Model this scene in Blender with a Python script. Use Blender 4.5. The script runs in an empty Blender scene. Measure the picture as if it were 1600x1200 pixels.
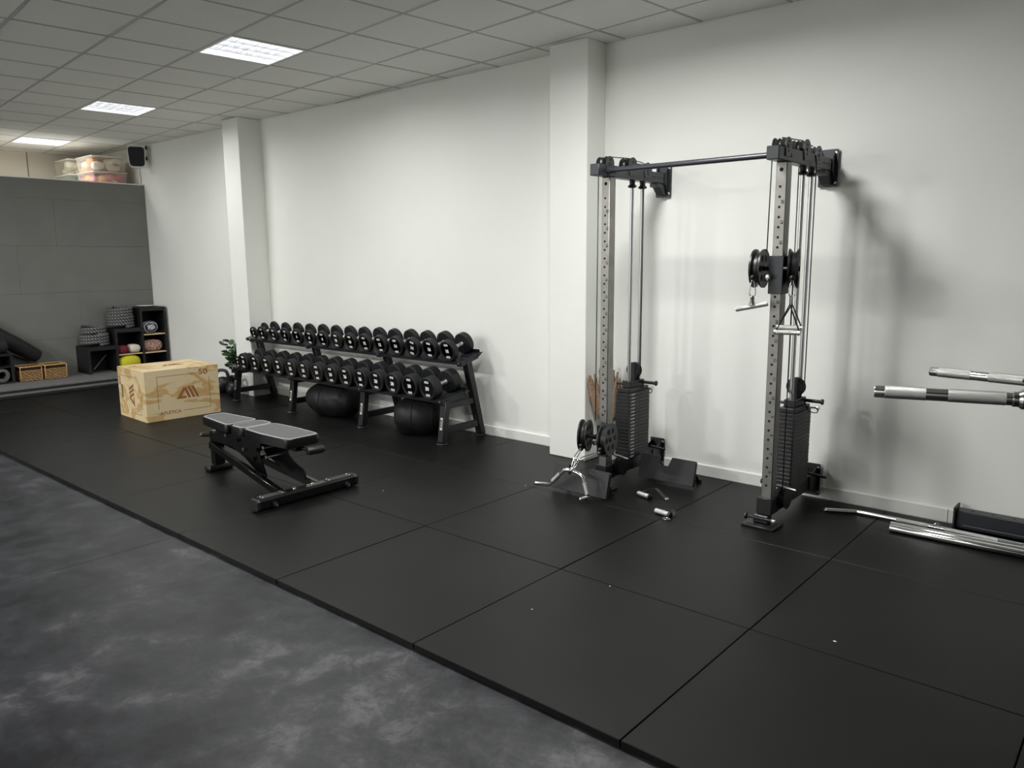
import bpy, bmesh, math, random
from math import pi, sin, cos, radians
from mathutils import Matrix, Vector
random.seed(7)
SC = bpy.context.scene
COL = SC.collection

# ------------------------------------------------------------------ camera
cam_d = bpy.data.cameras.new('camera'); cam = bpy.data.objects.new('camera', cam_d); COL.objects.link(cam)
cam_d.sensor_width = 36.0; cam_d.lens = 1206.01 / 1600 * 36.0; cam_d.clip_start = 0.05; cam_d.clip_end = 100
_yaw, _pit, _rol = radians(130.78884), radians(-9.254125), radians(-0.427324)
_f = Vector((cos(_yaw) * cos(_pit), sin(_yaw) * cos(_pit), sin(_pit)))
_r = _f.cross(Vector((0, 0, 1))).normalized(); _u = _r.cross(_f)
_r2 = _r * cos(_rol) + _u * sin(_rol); _u2 = -_r * sin(_rol) + _u * cos(_rol)
_m = Matrix((_r2, _u2, -_f)).transposed().to_4x4(); _m.translation = (2.24079, -1.96391, 1.55445)
cam.matrix_world = _m
SC.camera = cam

# ------------------------------------------------------------------ world, exposure
SC.view_settings.view_transform = 'Standard'; SC.view_settings.look = 'None'
SC.view_settings.gamma = 1.0; SC.view_settings.use_curve_mapping = False
SC.view_settings.exposure = 0.0
w = bpy.data.worlds.new('world'); SC.world = w; w.use_nodes = True
w.node_tree.nodes['Background'].inputs[0].default_value = (0.9, 0.95, 1, 1)
w.node_tree.nodes['Background'].inputs[1].default_value = 0.05
try:
    SC.cycles.use_denoising = True
    SC.cycles.max_bounces = 10; SC.cycles.diffuse_bounces = 6; SC.cycles.glossy_bounces = 4
    SC.cycles.transparent_max_bounces = 8
    SC.cycles.caustics_reflective = False; SC.cycles.caustics_refractive = False
    SC.cycles.sample_clamp_indirect = 6.0
except Exception:
    pass

# ceiling light troffers: grid frame turned against the long wall
GA = radians(-5.25); GU = Vector((cos(GA), sin(GA), 0)); GV = Vector((-sin(GA), cos(GA), 0))
G0 = Vector((-3.541, 1.128, 0)); GS = 0.6; ZC = 3.10
LIGHT_CELLS = [(0, 0, 34), (-5, 0, 22), (-10, 0, 11), (5, 0, 78), (-5, -10, 300), (0, -10, 245), (5, -10, 80)]  # last three: unseen lamps added near the left wall for bounce fill
LIGHT_SPREAD = radians(171)
LIGHT_COL = (1.0, 1.0, 0.975)

# ------------------------------------------------------------------ helpers
def lin(c):
    return tuple(((v / 255) / 12.92 if v / 255 <= 0.04045 else ((v / 255 + 0.055) / 1.055) ** 2.4) for v in c) + (1.0,)
MATS = {}
def mat(name, col, rough=0.5, metal=0.0, spec=0.5, var=None, bump=None, emit=None, alpha=None, trans=None, sheen=None, coords='Object'):
    """var=(scale, second colour, detail) ; bump=(scale, strength)"""
    if name in MATS: return MATS[name]
    m = bpy.data.materials.new(name); m.use_nodes = True; MATS[name] = m
    nt = m.node_tree; b = nt.nodes['Principled BSDF']
    b.inputs['Base Color'].default_value = lin(col); b.inputs['Roughness'].default_value = rough
    b.inputs['Metallic'].default_value = metal; b.inputs['Specular IOR Level'].default_value = spec
    if sheen: b.inputs['Sheen Weight'].default_value = sheen
    if alpha is not None: b.inputs['Alpha'].default_value = alpha
    if trans: b.inputs['Transmission Weight'].default_value = trans
    if emit:
        b.inputs['Emission Color'].default_value = lin(emit[0]); b.inputs['Emission Strength'].default_value = emit[1]
    if var or bump:
        tc = nt.nodes.new('ShaderNodeTexCoord')
    if var:
        n = nt.nodes.new('ShaderNodeTexNoise'); n.inputs['Scale'].default_value = var[0]
        n.inputs['Detail'].default_value = var[2] if len(var) > 2 else 4
        nt.links.new(tc.outputs[coords], n.inputs['Vector'])
        r = nt.nodes.new('ShaderNodeValToRGB'); r.color_ramp.elements[0].position = 0.35; r.color_ramp.elements[1].position = 0.65
        r.color_ramp.elements[0].color = lin(col); r.color_ramp.elements[1].color = lin(var[1])
        nt.links.new(n.outputs['Fac'], r.inputs['Fac']); nt.links.new(r.outputs['Color'], b.inputs['Base Color'])
    if bump:
        n2 = nt.nodes.new('ShaderNodeTexNoise'); n2.inputs['Scale'].default_value = bump[0]; n2.inputs['Detail'].default_value = 3
        nt.links.new(tc.outputs[coords], n2.inputs['Vector'])
        bp = nt.nodes.new('ShaderNodeBump'); bp.inputs['Strength'].default_value = bump[1]; bp.inputs['Distance'].default_value = 0.01
        nt.links.new(n2.outputs['Fac'], bp.inputs['Height']); nt.links.new(bp.outputs['Normal'], b.inputs['Normal'])
    return m

def V(*a): return Vector(a)
def box(bm, x0, x1, y0, y1, z0, z1, bev=0.0, M=None, seg=1):
    vs = [bm.verts.new((x, y, z)) for z in (z0, z1) for y in (y0, y1) for x in (x0, x1)]
    F = [(0, 2, 3, 1), (4, 5, 7, 6), (0, 1, 5, 4), (2, 6, 7, 3), (0, 4, 6, 2), (1, 3, 7, 5)]
    fs = [bm.faces.new([vs[i] for i in f]) for f in F]
    if bev > 0:
        es = list({e for f in fs for e in f.edges})
        r = bmesh.ops.bevel(bm, geom=es, offset=bev, segments=seg, affect='EDGES', profile=0.5)
        vs = list({v for f in r['faces'] for v in f.verts} | {v for v in vs if v.is_valid} )
        # gather all linked verts
        seen = set(vs); st = list(vs)
        while st:
            v = st.pop()
            for e in v.link_edges:
                o = e.other_vert(v)
                if o not in seen: seen.add(o); st.append(o)
        vs = list(seen)
    if M is not None: bmesh.ops.transform(bm, matrix=M, verts=vs)
    return vs
def frame_for(d):
    d = d.normalized(); a = V(0, 0, 1) if abs(d.z) < 0.95 else V(1, 0, 0)
    s = d.cross(a).normalized(); t = s.cross(d).normalized()
    return s, t
def cyl(bm, p0, p1, r0, r1=None, seg=16, caps=True):
    p0, p1 = Vector(p0), Vector(p1); r1 = r0 if r1 is None else r1
    s, t = frame_for(p1 - p0); A = []; B = []
    for i in range(seg):
        a = 2 * pi * i / seg; o = s * cos(a) + t * sin(a)
        A.append(bm.verts.new(p0 + o * r0)); B.append(bm.verts.new(p1 + o * r1))
    for i in range(seg):
        j = (i + 1) % seg; bm.faces.new((A[i], A[j], B[j], B[i]))
    if caps: bm.faces.new(A[::-1]); bm.faces.new(B)
def lathe(bm, prof, origin, axis, seg=24, M=None):
    """prof = [(dist along axis, radius)]"""
    origin = Vector(origin); ax = Vector(axis).normalized(); s, t = frame_for(ax); rings = []
    for d, r in prof:
        if r < 1e-6: rings.append([bm.verts.new(origin + ax * d)])
        else: rings.append([bm.verts.new(origin + ax * d + (s * cos(2 * pi * i / seg) + t * sin(2 * pi * i / seg)) * r) for i in range(seg)])
    for a, b in zip(rings, rings[1:]):
        for i in range(seg):
            j = (i + 1) % seg
            if len(a) == 1 and len(b) == 1: continue
            if len(a) == 1: bm.faces.new((a[0], b[j], b[i]))
            elif len(b) == 1: bm.faces.new((a[i], a[j], b[0]))
            else: bm.faces.new((a[i], a[j], b[j], b[i]))
    for rg, rev in ((rings[0], True), (rings[-1], False)):
        if len(rg) > 1: bm.faces.new(rg[::-1] if rev else rg)
    if M is not None: bmesh.ops.transform(bm, matrix=M, verts=[v for r in rings for v in r])
def smooth_pts(pts, n=6, closed=False):
    pts = [Vector(p) for p in pts]; out = []; N = len(pts)
    rng = range(N if closed else N - 1)
    for i in rng:
        p1, p2 = pts[i], pts[(i + 1) % N]
        p0 = pts[i - 1] if (i > 0 or closed) else p1 * 2 - p2
        p3 = pts[(i + 2) % N] if (i + 2 < N or closed) else p2 * 2 - p1
        for k in range(n):
            t = k / n
            out.append(0.5 * ((2 * p1) + (p2 - p0) * t + (2 * p0 - 5 * p1 + 4 * p2 - p3) * t * t + (3 * p1 - p0 - 3 * p2 + p3) * t ** 3))
    if not closed: out.append(pts[-1])
    return out
def tube(bm, pts, r, seg=10, closed=False, uvs=False, rad=None):
    pts = [Vector(p) for p in pts]; N = len(pts); rings = []
    prev = None
    uvl = bm.loops.layers.uv.verify() if uvs else None
    L = [0.0]
    for i in range(1, N): L.append(L[-1] + (pts[i] - pts[i - 1]).length)
    for i in range(N):
        if closed: d = pts[(i + 1) % N] - pts[i - 1]
        else: d = pts[min(i + 1, N - 1)] - pts[max(i - 1, 0)]
        d.normalize()
        if prev is None: s, t = frame_for(d)
        else:
            s = (prev - d * prev.dot(d)).normalized(); t = d.cross(s)
            s, t = s, -t
            t = s.cross(d).normalized()
        prev = s
        rr = r if rad is None else rad(i, N)
        rings.append([bm.verts.new(pts[i] + (s * cos(2 * pi * k / seg) + t * sin(2 * pi * k / seg)) * rr) for k in range(seg)])
    M2 = N if closed else N - 1
    for i in range(M2):
        a, b = rings[i], rings[(i + 1) % N]
        for k in range(seg):
            j = (k + 1) % seg
            f = bm.faces.new((a[k], a[j], b[j], b[k]))
            if uvs:
                l0 = L[i]; l1 = L[i + 1] if i + 1 < N else L[i] + (pts[0] - pts[-1]).length
                for lp, uv in zip(f.loops, ((l0, k / seg), (l0, (k + 1) / seg), (l1, (k + 1) / seg), (l1, k / seg))): lp[uvl].uv = uv
    if not closed: bm.faces.new(rings[0][::-1]); bm.faces.new(rings[-1])
def prism(bm, poly, M, depth, bev=0.0):
    """poly in local xy, extruded +z by depth, then transformed by M"""
    t = bmesh.new()
    a = [t.verts.new((p[0], p[1], 0)) for p in poly]; b = [t.verts.new((p[0], p[1], depth)) for p in poly]
    n = len(poly); fs = [t.faces.new(a[::-1]), t.faces.new(b)]
    for i in range(n): fs.append(t.faces.new((a[i], a[(i + 1) % n], b[(i + 1) % n], b[i])))
    if bev > 0:
        bmesh.ops.bevel(t, geom=list({e for f in fs[:2] for e in f.edges}), offset=bev, segments=2, affect='EDGES', profile=0.5)
    bmesh.ops.transform(t, matrix=M, verts=t.verts[:])
    me = bpy.data.meshes.new('tmp'); t.to_mesh(me); t.free(); bm.from_mesh(me); bpy.data.meshes.remove(me)
def axes(o, x, y, z):
    m = Matrix((Vector(x), Vector(y), Vector(z))).transposed().to_4x4(); m.translation = Vector(o); return m
def rounded(poly, r, n=4):
    out = []; N = len(poly)
    for i in range(N):
        p = Vector(poly[i]).to_2d(); a = Vector(poly[i - 1]).to_2d(); b = Vector(poly[(i + 1) % N]).to_2d()
        da = (a - p); db = (b - p); ra = min(r, da.length * 0.45); rb = min(r, db.length * 0.45)
        A = p + da.normalized() * ra; B = p + db.normalized() * rb
        for k in range(n + 1):
            t = k / n; out.append(tuple(A * (1 - t) ** 2 + p * 2 * t * (1 - t) + B * t * t))
    return out
def NB(): return bmesh.new()
def local_m(o): return Matrix.Translation(o.location) @ o.rotation_euler.to_matrix().to_4x4()
def world_m(o):
    m = local_m(o)
    while o.parent: o = o.parent; m = local_m(o) @ m
    return m
def P(name, bm, m, parent=None, smooth=False, label=None, kind=None, fixn=True):
    """bm in world coordinates -> one mesh object, child of parent"""
    if fixn: bmesh.ops.recalc_face_normals(bm, faces=bm.faces[:])
    me = bpy.data.meshes.new(name)
    if parent is not None: bmesh.ops.transform(bm, matrix=world_m(parent).inverted(), verts=bm.verts[:])
    bm.to_mesh(me); bm.free()
    if smooth:
        me.polygons.foreach_set('use_smooth', [True] * len(me.polygons))
        if smooth != 'full':
            try: me.set_sharp_from_angle(angle=radians(38))
            except Exception: pass
    me.materials.append(m)
    o = bpy.data.objects.new(name, me); COL.objects.link(o)
    if parent is not None: o.parent = parent
    if label: o['label'] = label
    if kind: o['kind'] = kind
    return o
def thing(name, label, cat, loc=(0, 0, 0), rotz=0.0, group=None):
    o = bpy.data.objects.new(name, None); COL.objects.link(o); o.empty_display_size = 0.1
    o.location = loc; o.rotation_euler = (0, 0, rotz); o['label'] = label; o['category'] = cat
    if group: o['group'] = group
    return o
def tag(o, label, cat, group=None):
    o['label'] = label; o['category'] = cat
    if group: o['group'] = group
    return o
def recenter(o):
    """move a single-mesh thing's origin to the base of its bounds"""
    me = o.data; xs = [v.co for v in me.vertices]
    c = V((min(v.x for v in xs) + max(v.x for v in xs)) / 2, (min(v.y for v in xs) + max(v.y for v in xs)) / 2, min(v.z for v in xs))
    me.transform(Matrix.Translation(-c)); o.location = o.location + c; return o
_txt = {}
def text_mesh(body, size, bold=0.0, depth=0.0008, align='CENTER'):
    k = (body, size, bold, depth, align)
    if k in _txt: return _txt[k]
    c = bpy.data.curves.new('t', 'FONT'); c.body = body; c.size = size; c.align_x = align; c.align_y = 'CENTER'
    c.offset = bold; c.extrude = depth; c.resolution_u = 3
    o = bpy.data.objects.new('t', c); COL.objects.link(o)
    dg = bpy.context.evaluated_depsgraph_get(); dg.update()
    me = bpy.data.meshes.new_from_object(o.evaluated_get(dg)); me.name = 'lettering'
    bpy.data.objects.remove(o); bpy.data.curves.remove(c)
    _txt[k] = me; return me
def text(name, body, size, m, parent, M, bold=0.0, sx=1.0, depth=0.0008, align='CENTER', label=None):
    me = text_mesh(body, size, bold, depth, align).copy(); me.transform(Matrix.Diagonal((sx, 1, 1, 1)))
    me.transform(world_m(parent).inverted() @ M if parent else M); me.materials.clear(); me.materials.append(m)
    o = bpy.data.objects.new(name, me); COL.objects.link(o)
    if parent: o.parent = parent
    if label: o['label'] = label
    return o
def struct(o, label=None):
    o['kind'] = 'structure'
    if label: o['label'] = label
    return o

# ------------------------------------------------------------------ materials
m_wall = mat('wall_paint', (239, 240, 236), 0.75, var=(1.5, (236, 237, 232)), bump=(90, 0.05))
m_trim = mat('white_trim', (232, 232, 228), 0.4)
m_ceil = mat('ceiling_tile', (240, 240, 236), 0.9, var=(60, (234, 234, 230)), bump=(200, 0.25))
m_grid = mat('ceiling_grid', (186, 186, 182), 0.6)
m_part = mat('grey_board', (122, 122, 119), 0.8, var=(3, (117, 117, 114)), bump=(150, 0.08))
m_cream = mat('cream_wall', (224, 217, 203), 0.85)
m_rub = mat('rubber_mat', (16, 17, 16), 0.42, spec=0.18, var=(2.2, (21, 22, 21), 5), bump=(350, 0.12))
m_blk = mat('black_powder', (24, 25, 27), 0.42, spec=0.5, bump=(400, 0.03))
m_blkg = mat('black_gloss', (12, 12, 13), 0.18, spec=0.6)
m_beam = mat('charcoal_steel', (38, 40, 46), 0.38, spec=0.5, bump=(300, 0.04))
m_plas = mat('black_plastic', (18, 19, 21), 0.4)
m_drub = mat('dumbbell_rubber', (21, 22, 25), 0.55, spec=0.4, bump=(300, 0.04))
m_dface = mat('dumbbell_face', (11, 11, 12), 0.35)
m_chr = mat('chrome', (225, 225, 225), 0.12, metal=1.0)
m_knurl = mat('knurled_chrome', (214, 214, 212), 0.36, metal=1.0, bump=(900, 0.4))
m_zinc = mat('zinc_steel', (146, 144, 139), 0.42, metal=0.85, var=(9, (132, 131, 128)))
m_rod = mat('polished_rod', (205, 205, 208), 0.3, metal=1.0)
m_white = mat('white_print', (240, 240, 238), 0.5)
m_dark = mat('dark_hole', (6, 6, 6), 0.8)
m_bolt = mat('bright_bolt', (215, 215, 212), 0.25, metal=1.0)
m_cable = mat('black_cable', (26, 26, 28), 0.45)

def wood_material():
    m = bpy.data.materials.new('birch_plywood'); m.use_nodes = True; nt = m.node_tree; b = nt.nodes['Principled BSDF']
    tc = nt.nodes.new('ShaderNodeTexCoord'); mp = nt.nodes.new('ShaderNodeMapping'); mp.inputs['Scale'].default_value = (3.2, 1.6, 4.5)
    nt.links.new(tc.outputs['Object'], mp.inputs['Vector'])
    n1 = nt.nodes.new('ShaderNodeTexNoise'); n1.inputs['Scale'].default_value = 1.15; n1.inputs['Detail'].default_value = 3; n1.inputs['Distortion'].default_value = 1.6
    nt.links.new(mp.outputs['Vector'], n1.inputs['Vector'])
    mul = nt.nodes.new('ShaderNodeMath'); mul.operation = 'MULTIPLY'; mul.inputs[1].default_value = 2.6
    fr = nt.nodes.new('ShaderNodeMath'); fr.operation = 'PINGPONG'; fr.inputs[1].default_value = 0.5
    nt.links.new(n1.outputs['Fac'], mul.inputs[0]); nt.links.new(mul.outputs[0], fr.inputs[0])
    r = nt.nodes.new('ShaderNodeValToRGB'); e = r.color_ramp.elements
    e[0].position = 0.0; e[0].color = lin((206, 168, 112)); e[1].position = 0.5; e[1].color = lin((232, 212, 172))
    k = r.color_ramp.elements.new(0.13); k.color = lin((220, 186, 132)); k = r.color_ramp.elements.new(0.2); k.color = lin((231, 210, 167))
    nt.links.new(fr.outputs[0], r.inputs['Fac'])
    mp2 = nt.nodes.new('ShaderNodeMapping'); mp2.inputs['Scale'].default_value = (12, 6, 120); nt.links.new(tc.outputs['Object'], mp2.inputs['Vector'])
    n2 = nt.nodes.new('ShaderNodeTexNoise'); n2.inputs['Scale'].default_value = 2; n2.inputs['Detail'].default_value = 4; nt.links.new(mp2.outputs['Vector'], n2.inputs['Vector'])
    mx = nt.nodes.new('ShaderNodeMix'); mx.data_type = 'RGBA'; mx.blend_type = 'MULTIPLY'; mx.inputs[0].default_value = 0.22
    nt.links.new(r.outputs['Color'], mx.inputs[6]); nt.links.new(n2.outputs['Fac'], mx.inputs[7])
    nt.links.new(mx.outputs[2], b.inputs['Base Color']); b.inputs['Roughness'].default_value = 0.55
    return m
m_wood = wood_material()
m_engr = mat('burnt_engraving', (150, 100, 58), 0.8)
m_line = mat('engraved_groove', (132, 98, 60), 0.9)

def concrete_material():
    m = bpy.data.materials.new('polished_concrete'); m.use_nodes = True; nt = m.node_tree; b = nt.nodes['Principled BSDF']
    tc = nt.nodes.new('ShaderNodeTexCoord')
    def noise(sc, det, dist, rough=0.55):
        n = nt.nodes.new('ShaderNodeTexNoise'); n.inputs['Scale'].default_value = sc; n.inputs['Detail'].default_value = det
        n.inputs['Distortion'].default_value = dist; n.inputs['Roughness'].default_value = rough
        nt.links.new(tc.outputs['Object'], n.inputs['Vector']); return n
    a = noise(1.5, 10, 0.15, 0.66); c = noise(6.5, 12, 0.3, 0.72); d = noise(0.6, 4, 0.3)
    mx = nt.nodes.new('ShaderNodeMath'); mx.operation = 'ADD'; nt.links.new(a.outputs['Fac'], mx.inputs[0])
    s = nt.nodes.new('ShaderNodeMath'); s.operation = 'MULTIPLY'; s.inputs[1].default_value = 0.9; nt.links.new(c.outputs['Fac'], s.inputs[0])
    nt.links.new(s.outputs[0], mx.inputs[1])
    m2 = nt.nodes.new('ShaderNodeMath'); m2.operation = 'MULTIPLY_ADD'; m2.inputs[1].default_value = 0.5; nt.links.new(d.outputs['Fac'], m2.inputs[0]); nt.links.new(mx.outputs[0], m2.inputs[2])
    r = nt.nodes.new('ShaderNodeValToRGB'); e = r.color_ramp.elements
    mr = nt.nodes.new('ShaderNodeMapRange'); mr.inputs[1].default_value = 1.03; mr.inputs[2].default_value = 1.47; nt.links.new(m2.outputs[0], mr.inputs[0]); nt.links.new(mr.outputs[0], r.inputs['Fac'])
    e[0].position = 0.0; e[0].color = lin((24, 25, 29)); e[1].position = 1.0; e[1].color = lin((98, 98, 101))
    k = e.new(0.42); k.color = lin((45, 46, 50)); k = e.new(0.62); k.color = lin((60, 60, 64))
    nt.links.new(r.outputs['Color'], b.inputs['Base Color'])
    rr = nt.nodes.new('ShaderNodeMapRange'); rr.inputs[3].default_value = 0.36; rr.inputs[4].default_value = 0.55; nt.links.new(c.outputs['Fac'], rr.inputs[0])
    nt.links.new(rr.outputs[0], b.inputs['Roughness']); b.inputs['Specular IOR Level'].default_value = 0.3
    bp = nt.nodes.new('ShaderNodeBump'); bp.inputs['Strength'].default_value = 0.06; bp.inputs['Distance'].default_value = 0.01
    nt.links.new(c.outputs['Fac'], bp.inputs['Height']); nt.links.new(bp.outputs['Normal'], b.inputs['Normal'])
    return m
m_conc = concrete_material()

# ------------------------------------------------------------------ the room
WY = 3.02; XB = -10.38; XF = 5.2; YL = -6.2; ZF = -0.03; ZT = 3.32
bm = NB(); box(bm, XB - 0.2, XF + 0.2, YL - 0.2, WY + 0.2, -0.2, ZF); struct(P('floor', bm, m_conc), 'polished grey concrete floor with cloudy mottling')
_fl = bpy.data.objects['floor']
bm = NB(); box(bm, -2.052, -2.046, YL, -0.02, ZF - 0.001, ZF + 0.0006); P('control_joint', bm, mat('joint_filler', (34, 34, 37), 0.7), _fl)
bm = NB(); box(bm, XB - 0.2, XF + 0.2, WY, WY + 0.2, ZF, ZT); struct(P('wall_right', bm, m_wall), 'long white painted wall behind the equipment')
bm = NB(); box(bm, XB - 0.2, XB, YL, WY, ZF, ZT); struct(P('wall_rear', bm, m_cream), 'cream wall behind the storage loft')
bm = NB(); box(bm, XB - 0.2, XF + 0.2, YL - 0.2, YL, ZF, ZT); struct(P('wall_left', bm, m_wall))
bm = NB(); box(bm, XF, XF + 0.2, YL, WY, ZF, ZT); struct(P('wall_front', bm, m_wall))
# pillars on the long wall
bm = NB(); box(bm, -1.47, -1.125, 2.79, WY, 0.001, ZC - 0.002, 0.004); struct(P('pillar', bm, m_wall), 'white square pillar beside the cable machine')
bm = NB(); box(bm, -6.075, -5.745, 2.735, WY, 0.001, ZC - 0.002, 0.004); struct(P('pillar', bm, m_wall), 'white square pillar at the far end of the dumbbell rack')
for i, (a, b_) in enumerate(((-8.70, -6.078), (-5.742, -1.473), (-1.122, 1.33), (1.334, XF))):
    bm = NB(); box(bm, a, b_, 3.004, WY - 0.0005, 0.0, 0.082); 
    vs = [v for v in bm.verts if v.co.y < 3.01 and v.co.z > 0.05]
    for v in vs: v.co.z -= 0.006
    struct(P('baseboard_right', bm, m_trim), 'low white skirting board along the long wall')

# ceiling: slab, grid bars, tiles
bm = NB(); box(bm, XB - 0.2, XF + 0.2, YL - 0.2, WY + 0.2, ZT, ZT + 0.1)
ceil = struct(P('ceiling', bm, mat('plenum', (120, 120, 118), 0.9)), 'suspended ceiling of square white tiles in a thin grid')
def clip(poly, n, d):
    out = []
    for i in range(len(poly)):
        a, b = poly[i], poly[(i + 1) % len(poly)]; da = a.dot(n) - d; db = b.dot(n) - d
        if da <= 0: out.append(a)
        if da * db < 0: out.append(a + (b - a) * (da / (da - db)))
    return out
def gp(i, j): return G0 + GU * (i * GS) + GV * (j * GS)
lit = {(c[0], c[1]) for c in LIGHT_CELLS}
gap = 0.0075
for i in range(-13, 16):
    for j in range(-13, 5):
        if (i, j) in lit: continue
        c = gp(i + 0.5, j + 0.5)
        if not (XB - 0.4 < c.x < XF + 0.4 and YL - 0.4 < c.y < WY + 0.4): continue
        near = (j >= -3 and c.x < 2.6)
        if not near: continue
        s = gap / GS
        poly = [gp(i + s, j + s), gp(i + 1 - s, j + s), gp(i + 1 - s, j + 1 - s), gp(i + s, j + 1 - s)]
        poly = clip(poly, V(0, 1, 0), WY - 0.004); poly = clip(poly, V(-1, 0, 0), -(XB + 0.004)) if poly else poly
        if len(poly) < 3: continue
        ar = abs(sum(poly[k].x * poly[(k + 1) % len(poly)].y - poly[(k + 1) % len(poly)].x * poly[k].y for k in range(len(poly)))) / 2
        if ar < 0.0006: continue
        z = ZC + random.uniform(-0.0015, 0.0015); tx, ty = random.uniform(-0.003, 0.003), random.uniform(-0.003, 0.003)
        bm = NB(); cc = sum(poly, V(0, 0, 0)) / len(poly)
        lo = [bm.verts.new((p.x, p.y, z + (p - c).dot(GU) * tx + (p - c).dot(GV) * ty)) for p in [q + (cc - q).normalized() * 0.006 for q in poly]]
        mi = [bm.verts.new((p.x, p.y, z + 0.005 + (p - c).dot(GU) * tx + (p - c).dot(GV) * ty)) for p in poly]
        hi = [bm.verts.new((p.x, p.y, z + 0.018)) for p in poly]
        n = len(poly); bm.faces.new(lo); bm.faces.new(hi)
        for k in range(n):
            bm.faces.new((lo[k], lo[(k + 1) % n], mi[(k + 1) % n], mi[k])); bm.faces.new((mi[k], mi[(k + 1) % n], hi[(k + 1) % n], hi[k]))
        P('ceiling_tile', bm, m_ceil, ceil)
def ray_rect(p, d):
    t0, t1 = -1e9, 1e9
    for k, lo, hi in ((0, XB + 0.01, XF - 0.01), (1, YL + 0.01, WY - 0.01)):
        if abs(d[k]) < 1e-9: continue
        a, b = (lo - p[k]) / d[k], (hi - p[k]) / d[k]
        t0 = max(t0, min(a, b)); t1 = min(t1, max(a, b))
    return t0, t1
for ax, rng in ((0, range(-14, 9)), (1, range(-15, 18))):
    for k in rng:
        p = gp(0, k) if ax == 0 else gp(k, 0); d = GU if ax == 0 else GV; n = GV if ax == 0 else GU
        t0, t1 = ray_rect(p, d)
        if t1 - t0 < 0.2: continue
        # break the bars at the light cells
        cuts = [(t0, t1)]
        for (ci, cj) in lit:
            pass
        bm = NB()
        for a, b in cuts:
            A = p + d * a; B = p + d * b
            for q, r_ in ((A, B),):
                vs = [q + n * 0.0082, q - n * 0.0082, r_ - n * 0.0082, r_ + n * 0.0082]
                lo = [bm.verts.new((v.x, v.y, ZC - 0.0025 + 0.0003 * ax)) for v in vs]; hi = [bm.verts.new((v.x, v.y, ZC + 0.004)) for v in vs]
                bm.faces.new(lo); bm.faces.new(hi)
                for m_ in range(4): bm.faces.new((lo[m_], lo[(m_ + 1) % 4], hi[(m_ + 1) % 4], hi[m_]))
        P('grid_bar', bm, m_grid, ceil)
# plain tiles field over the part of the room out of the picture
bm = NB()
pl = [gp(-13, -14), gp(16, -14), gp(16, -3), gp(-13, -3)]
for h in (ZC + 0.002,):
    pp = [v.copy() for v in pl]
    for n_, d_ in ((V(0, -1, 0), -YL - 0.01), (V(1, 0, 0), XF - 0.01), (V(-1, 0, 0), -XB - 0.01)):
        pp = clip(pp, n_, d_)
# ceiling lights (louvred troffers), the lamp sits in its own fixture; left-half ones are added fill
m_louv = mat('louvre_white', (244, 245, 247), 0.35)
m_lamp = mat('lamp_glow', (255, 255, 255), 0.5, emit=((252, 253, 255), 3.2))
LL = ['nearest of the three lit louvred ceiling panels in view', 'middle one of the three lit louvred ceiling panels', 'farthest lit louvred ceiling panel, above the grey partition',
      'louvred ceiling panel above the cable machine', 'added unseen fill panel over the left half of the room, far', 'added unseen fill panel over the left half of the room, middle', 'added unseen fill panel over the left half of the room, near']
for (ci, cj, pw), lab in zip(LIGHT_CELLS, LL):
    c = gp(ci + 0.5, cj + 0.5)
    t = thing('ceiling_light', lab, 'ceiling light', (c.x, c.y, ZC), GA, 'louvred ceiling panels')
    T = Matrix.Translation((c.x, c.y, 0)) @ Matrix.Rotation(GA, 4, 'Z')
    h = 0.292; hi_ = 0.276
    bm = NB()
    box(bm, -h, h, -h, -hi_, ZC - 0.004, ZC + 0.07); box(bm, -h, h, hi_, h, ZC - 0.004, ZC + 0.07)
    box(bm, -h, -hi_, -hi_, hi_, ZC - 0.004, ZC + 0.07); box(bm, hi_, h, -hi_, hi_, ZC - 0.004, ZC + 0.07)
    bmesh.ops.transform(bm, matrix=T, verts=bm.verts[:]); P('frame', bm, m_louv, t)
    bm = NB(); box(bm, -hi_, hi_, -hi_, hi_, ZC + 0.05, ZC + 0.06); bmesh.ops.transform(bm, matrix=T, verts=bm.verts[:]); P('glowing_panel', bm, m_lamp, t)
    for k in range(1, 4):          # long blades, V section
        x = -hi_ + 2 * hi_ * k / 4; bm = NB()
        prism(bm, [(x - 0.004, 0), (x + 0.004, 0), (x + 0.02, 0.045), (x - 0.02, 0.045)], T @ axes((0, -hi_, ZC), (1, 0, 0), (0, 0, 1), (0, 1, 0)), 2 * hi_)
        P('louvre_blade', bm, m_louv, t)
    for k in range(1, 7):          # cross blades
        y = -hi_ + 2 * hi_ * k / 7; bm = NB()
        prism(bm, [(y - 0.002, 0.004), (y + 0.002, 0.004), (y + 0.011, 0.04), (y - 0.011, 0.04)], T @ axes((-hi_, 0, ZC), (0, 1, 0), (0, 0, 1), (1, 0, 0)), 2 * hi_)
        P('cross_blade', bm, m_louv, t)
    ld = bpy.data.lights.new('lamp', 'AREA'); ld.shape = 'SQUARE'; ld.size = 0.5; ld.energy = pw; ld.spread = LIGHT_SPREAD if cj == 0 else pi; ld.color = LIGHT_COL
    lo = bpy.data.objects.new('lamp', ld); COL.objects.link(lo); lo.parent = t; lo.location = (0, 0, -0.012)

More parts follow.
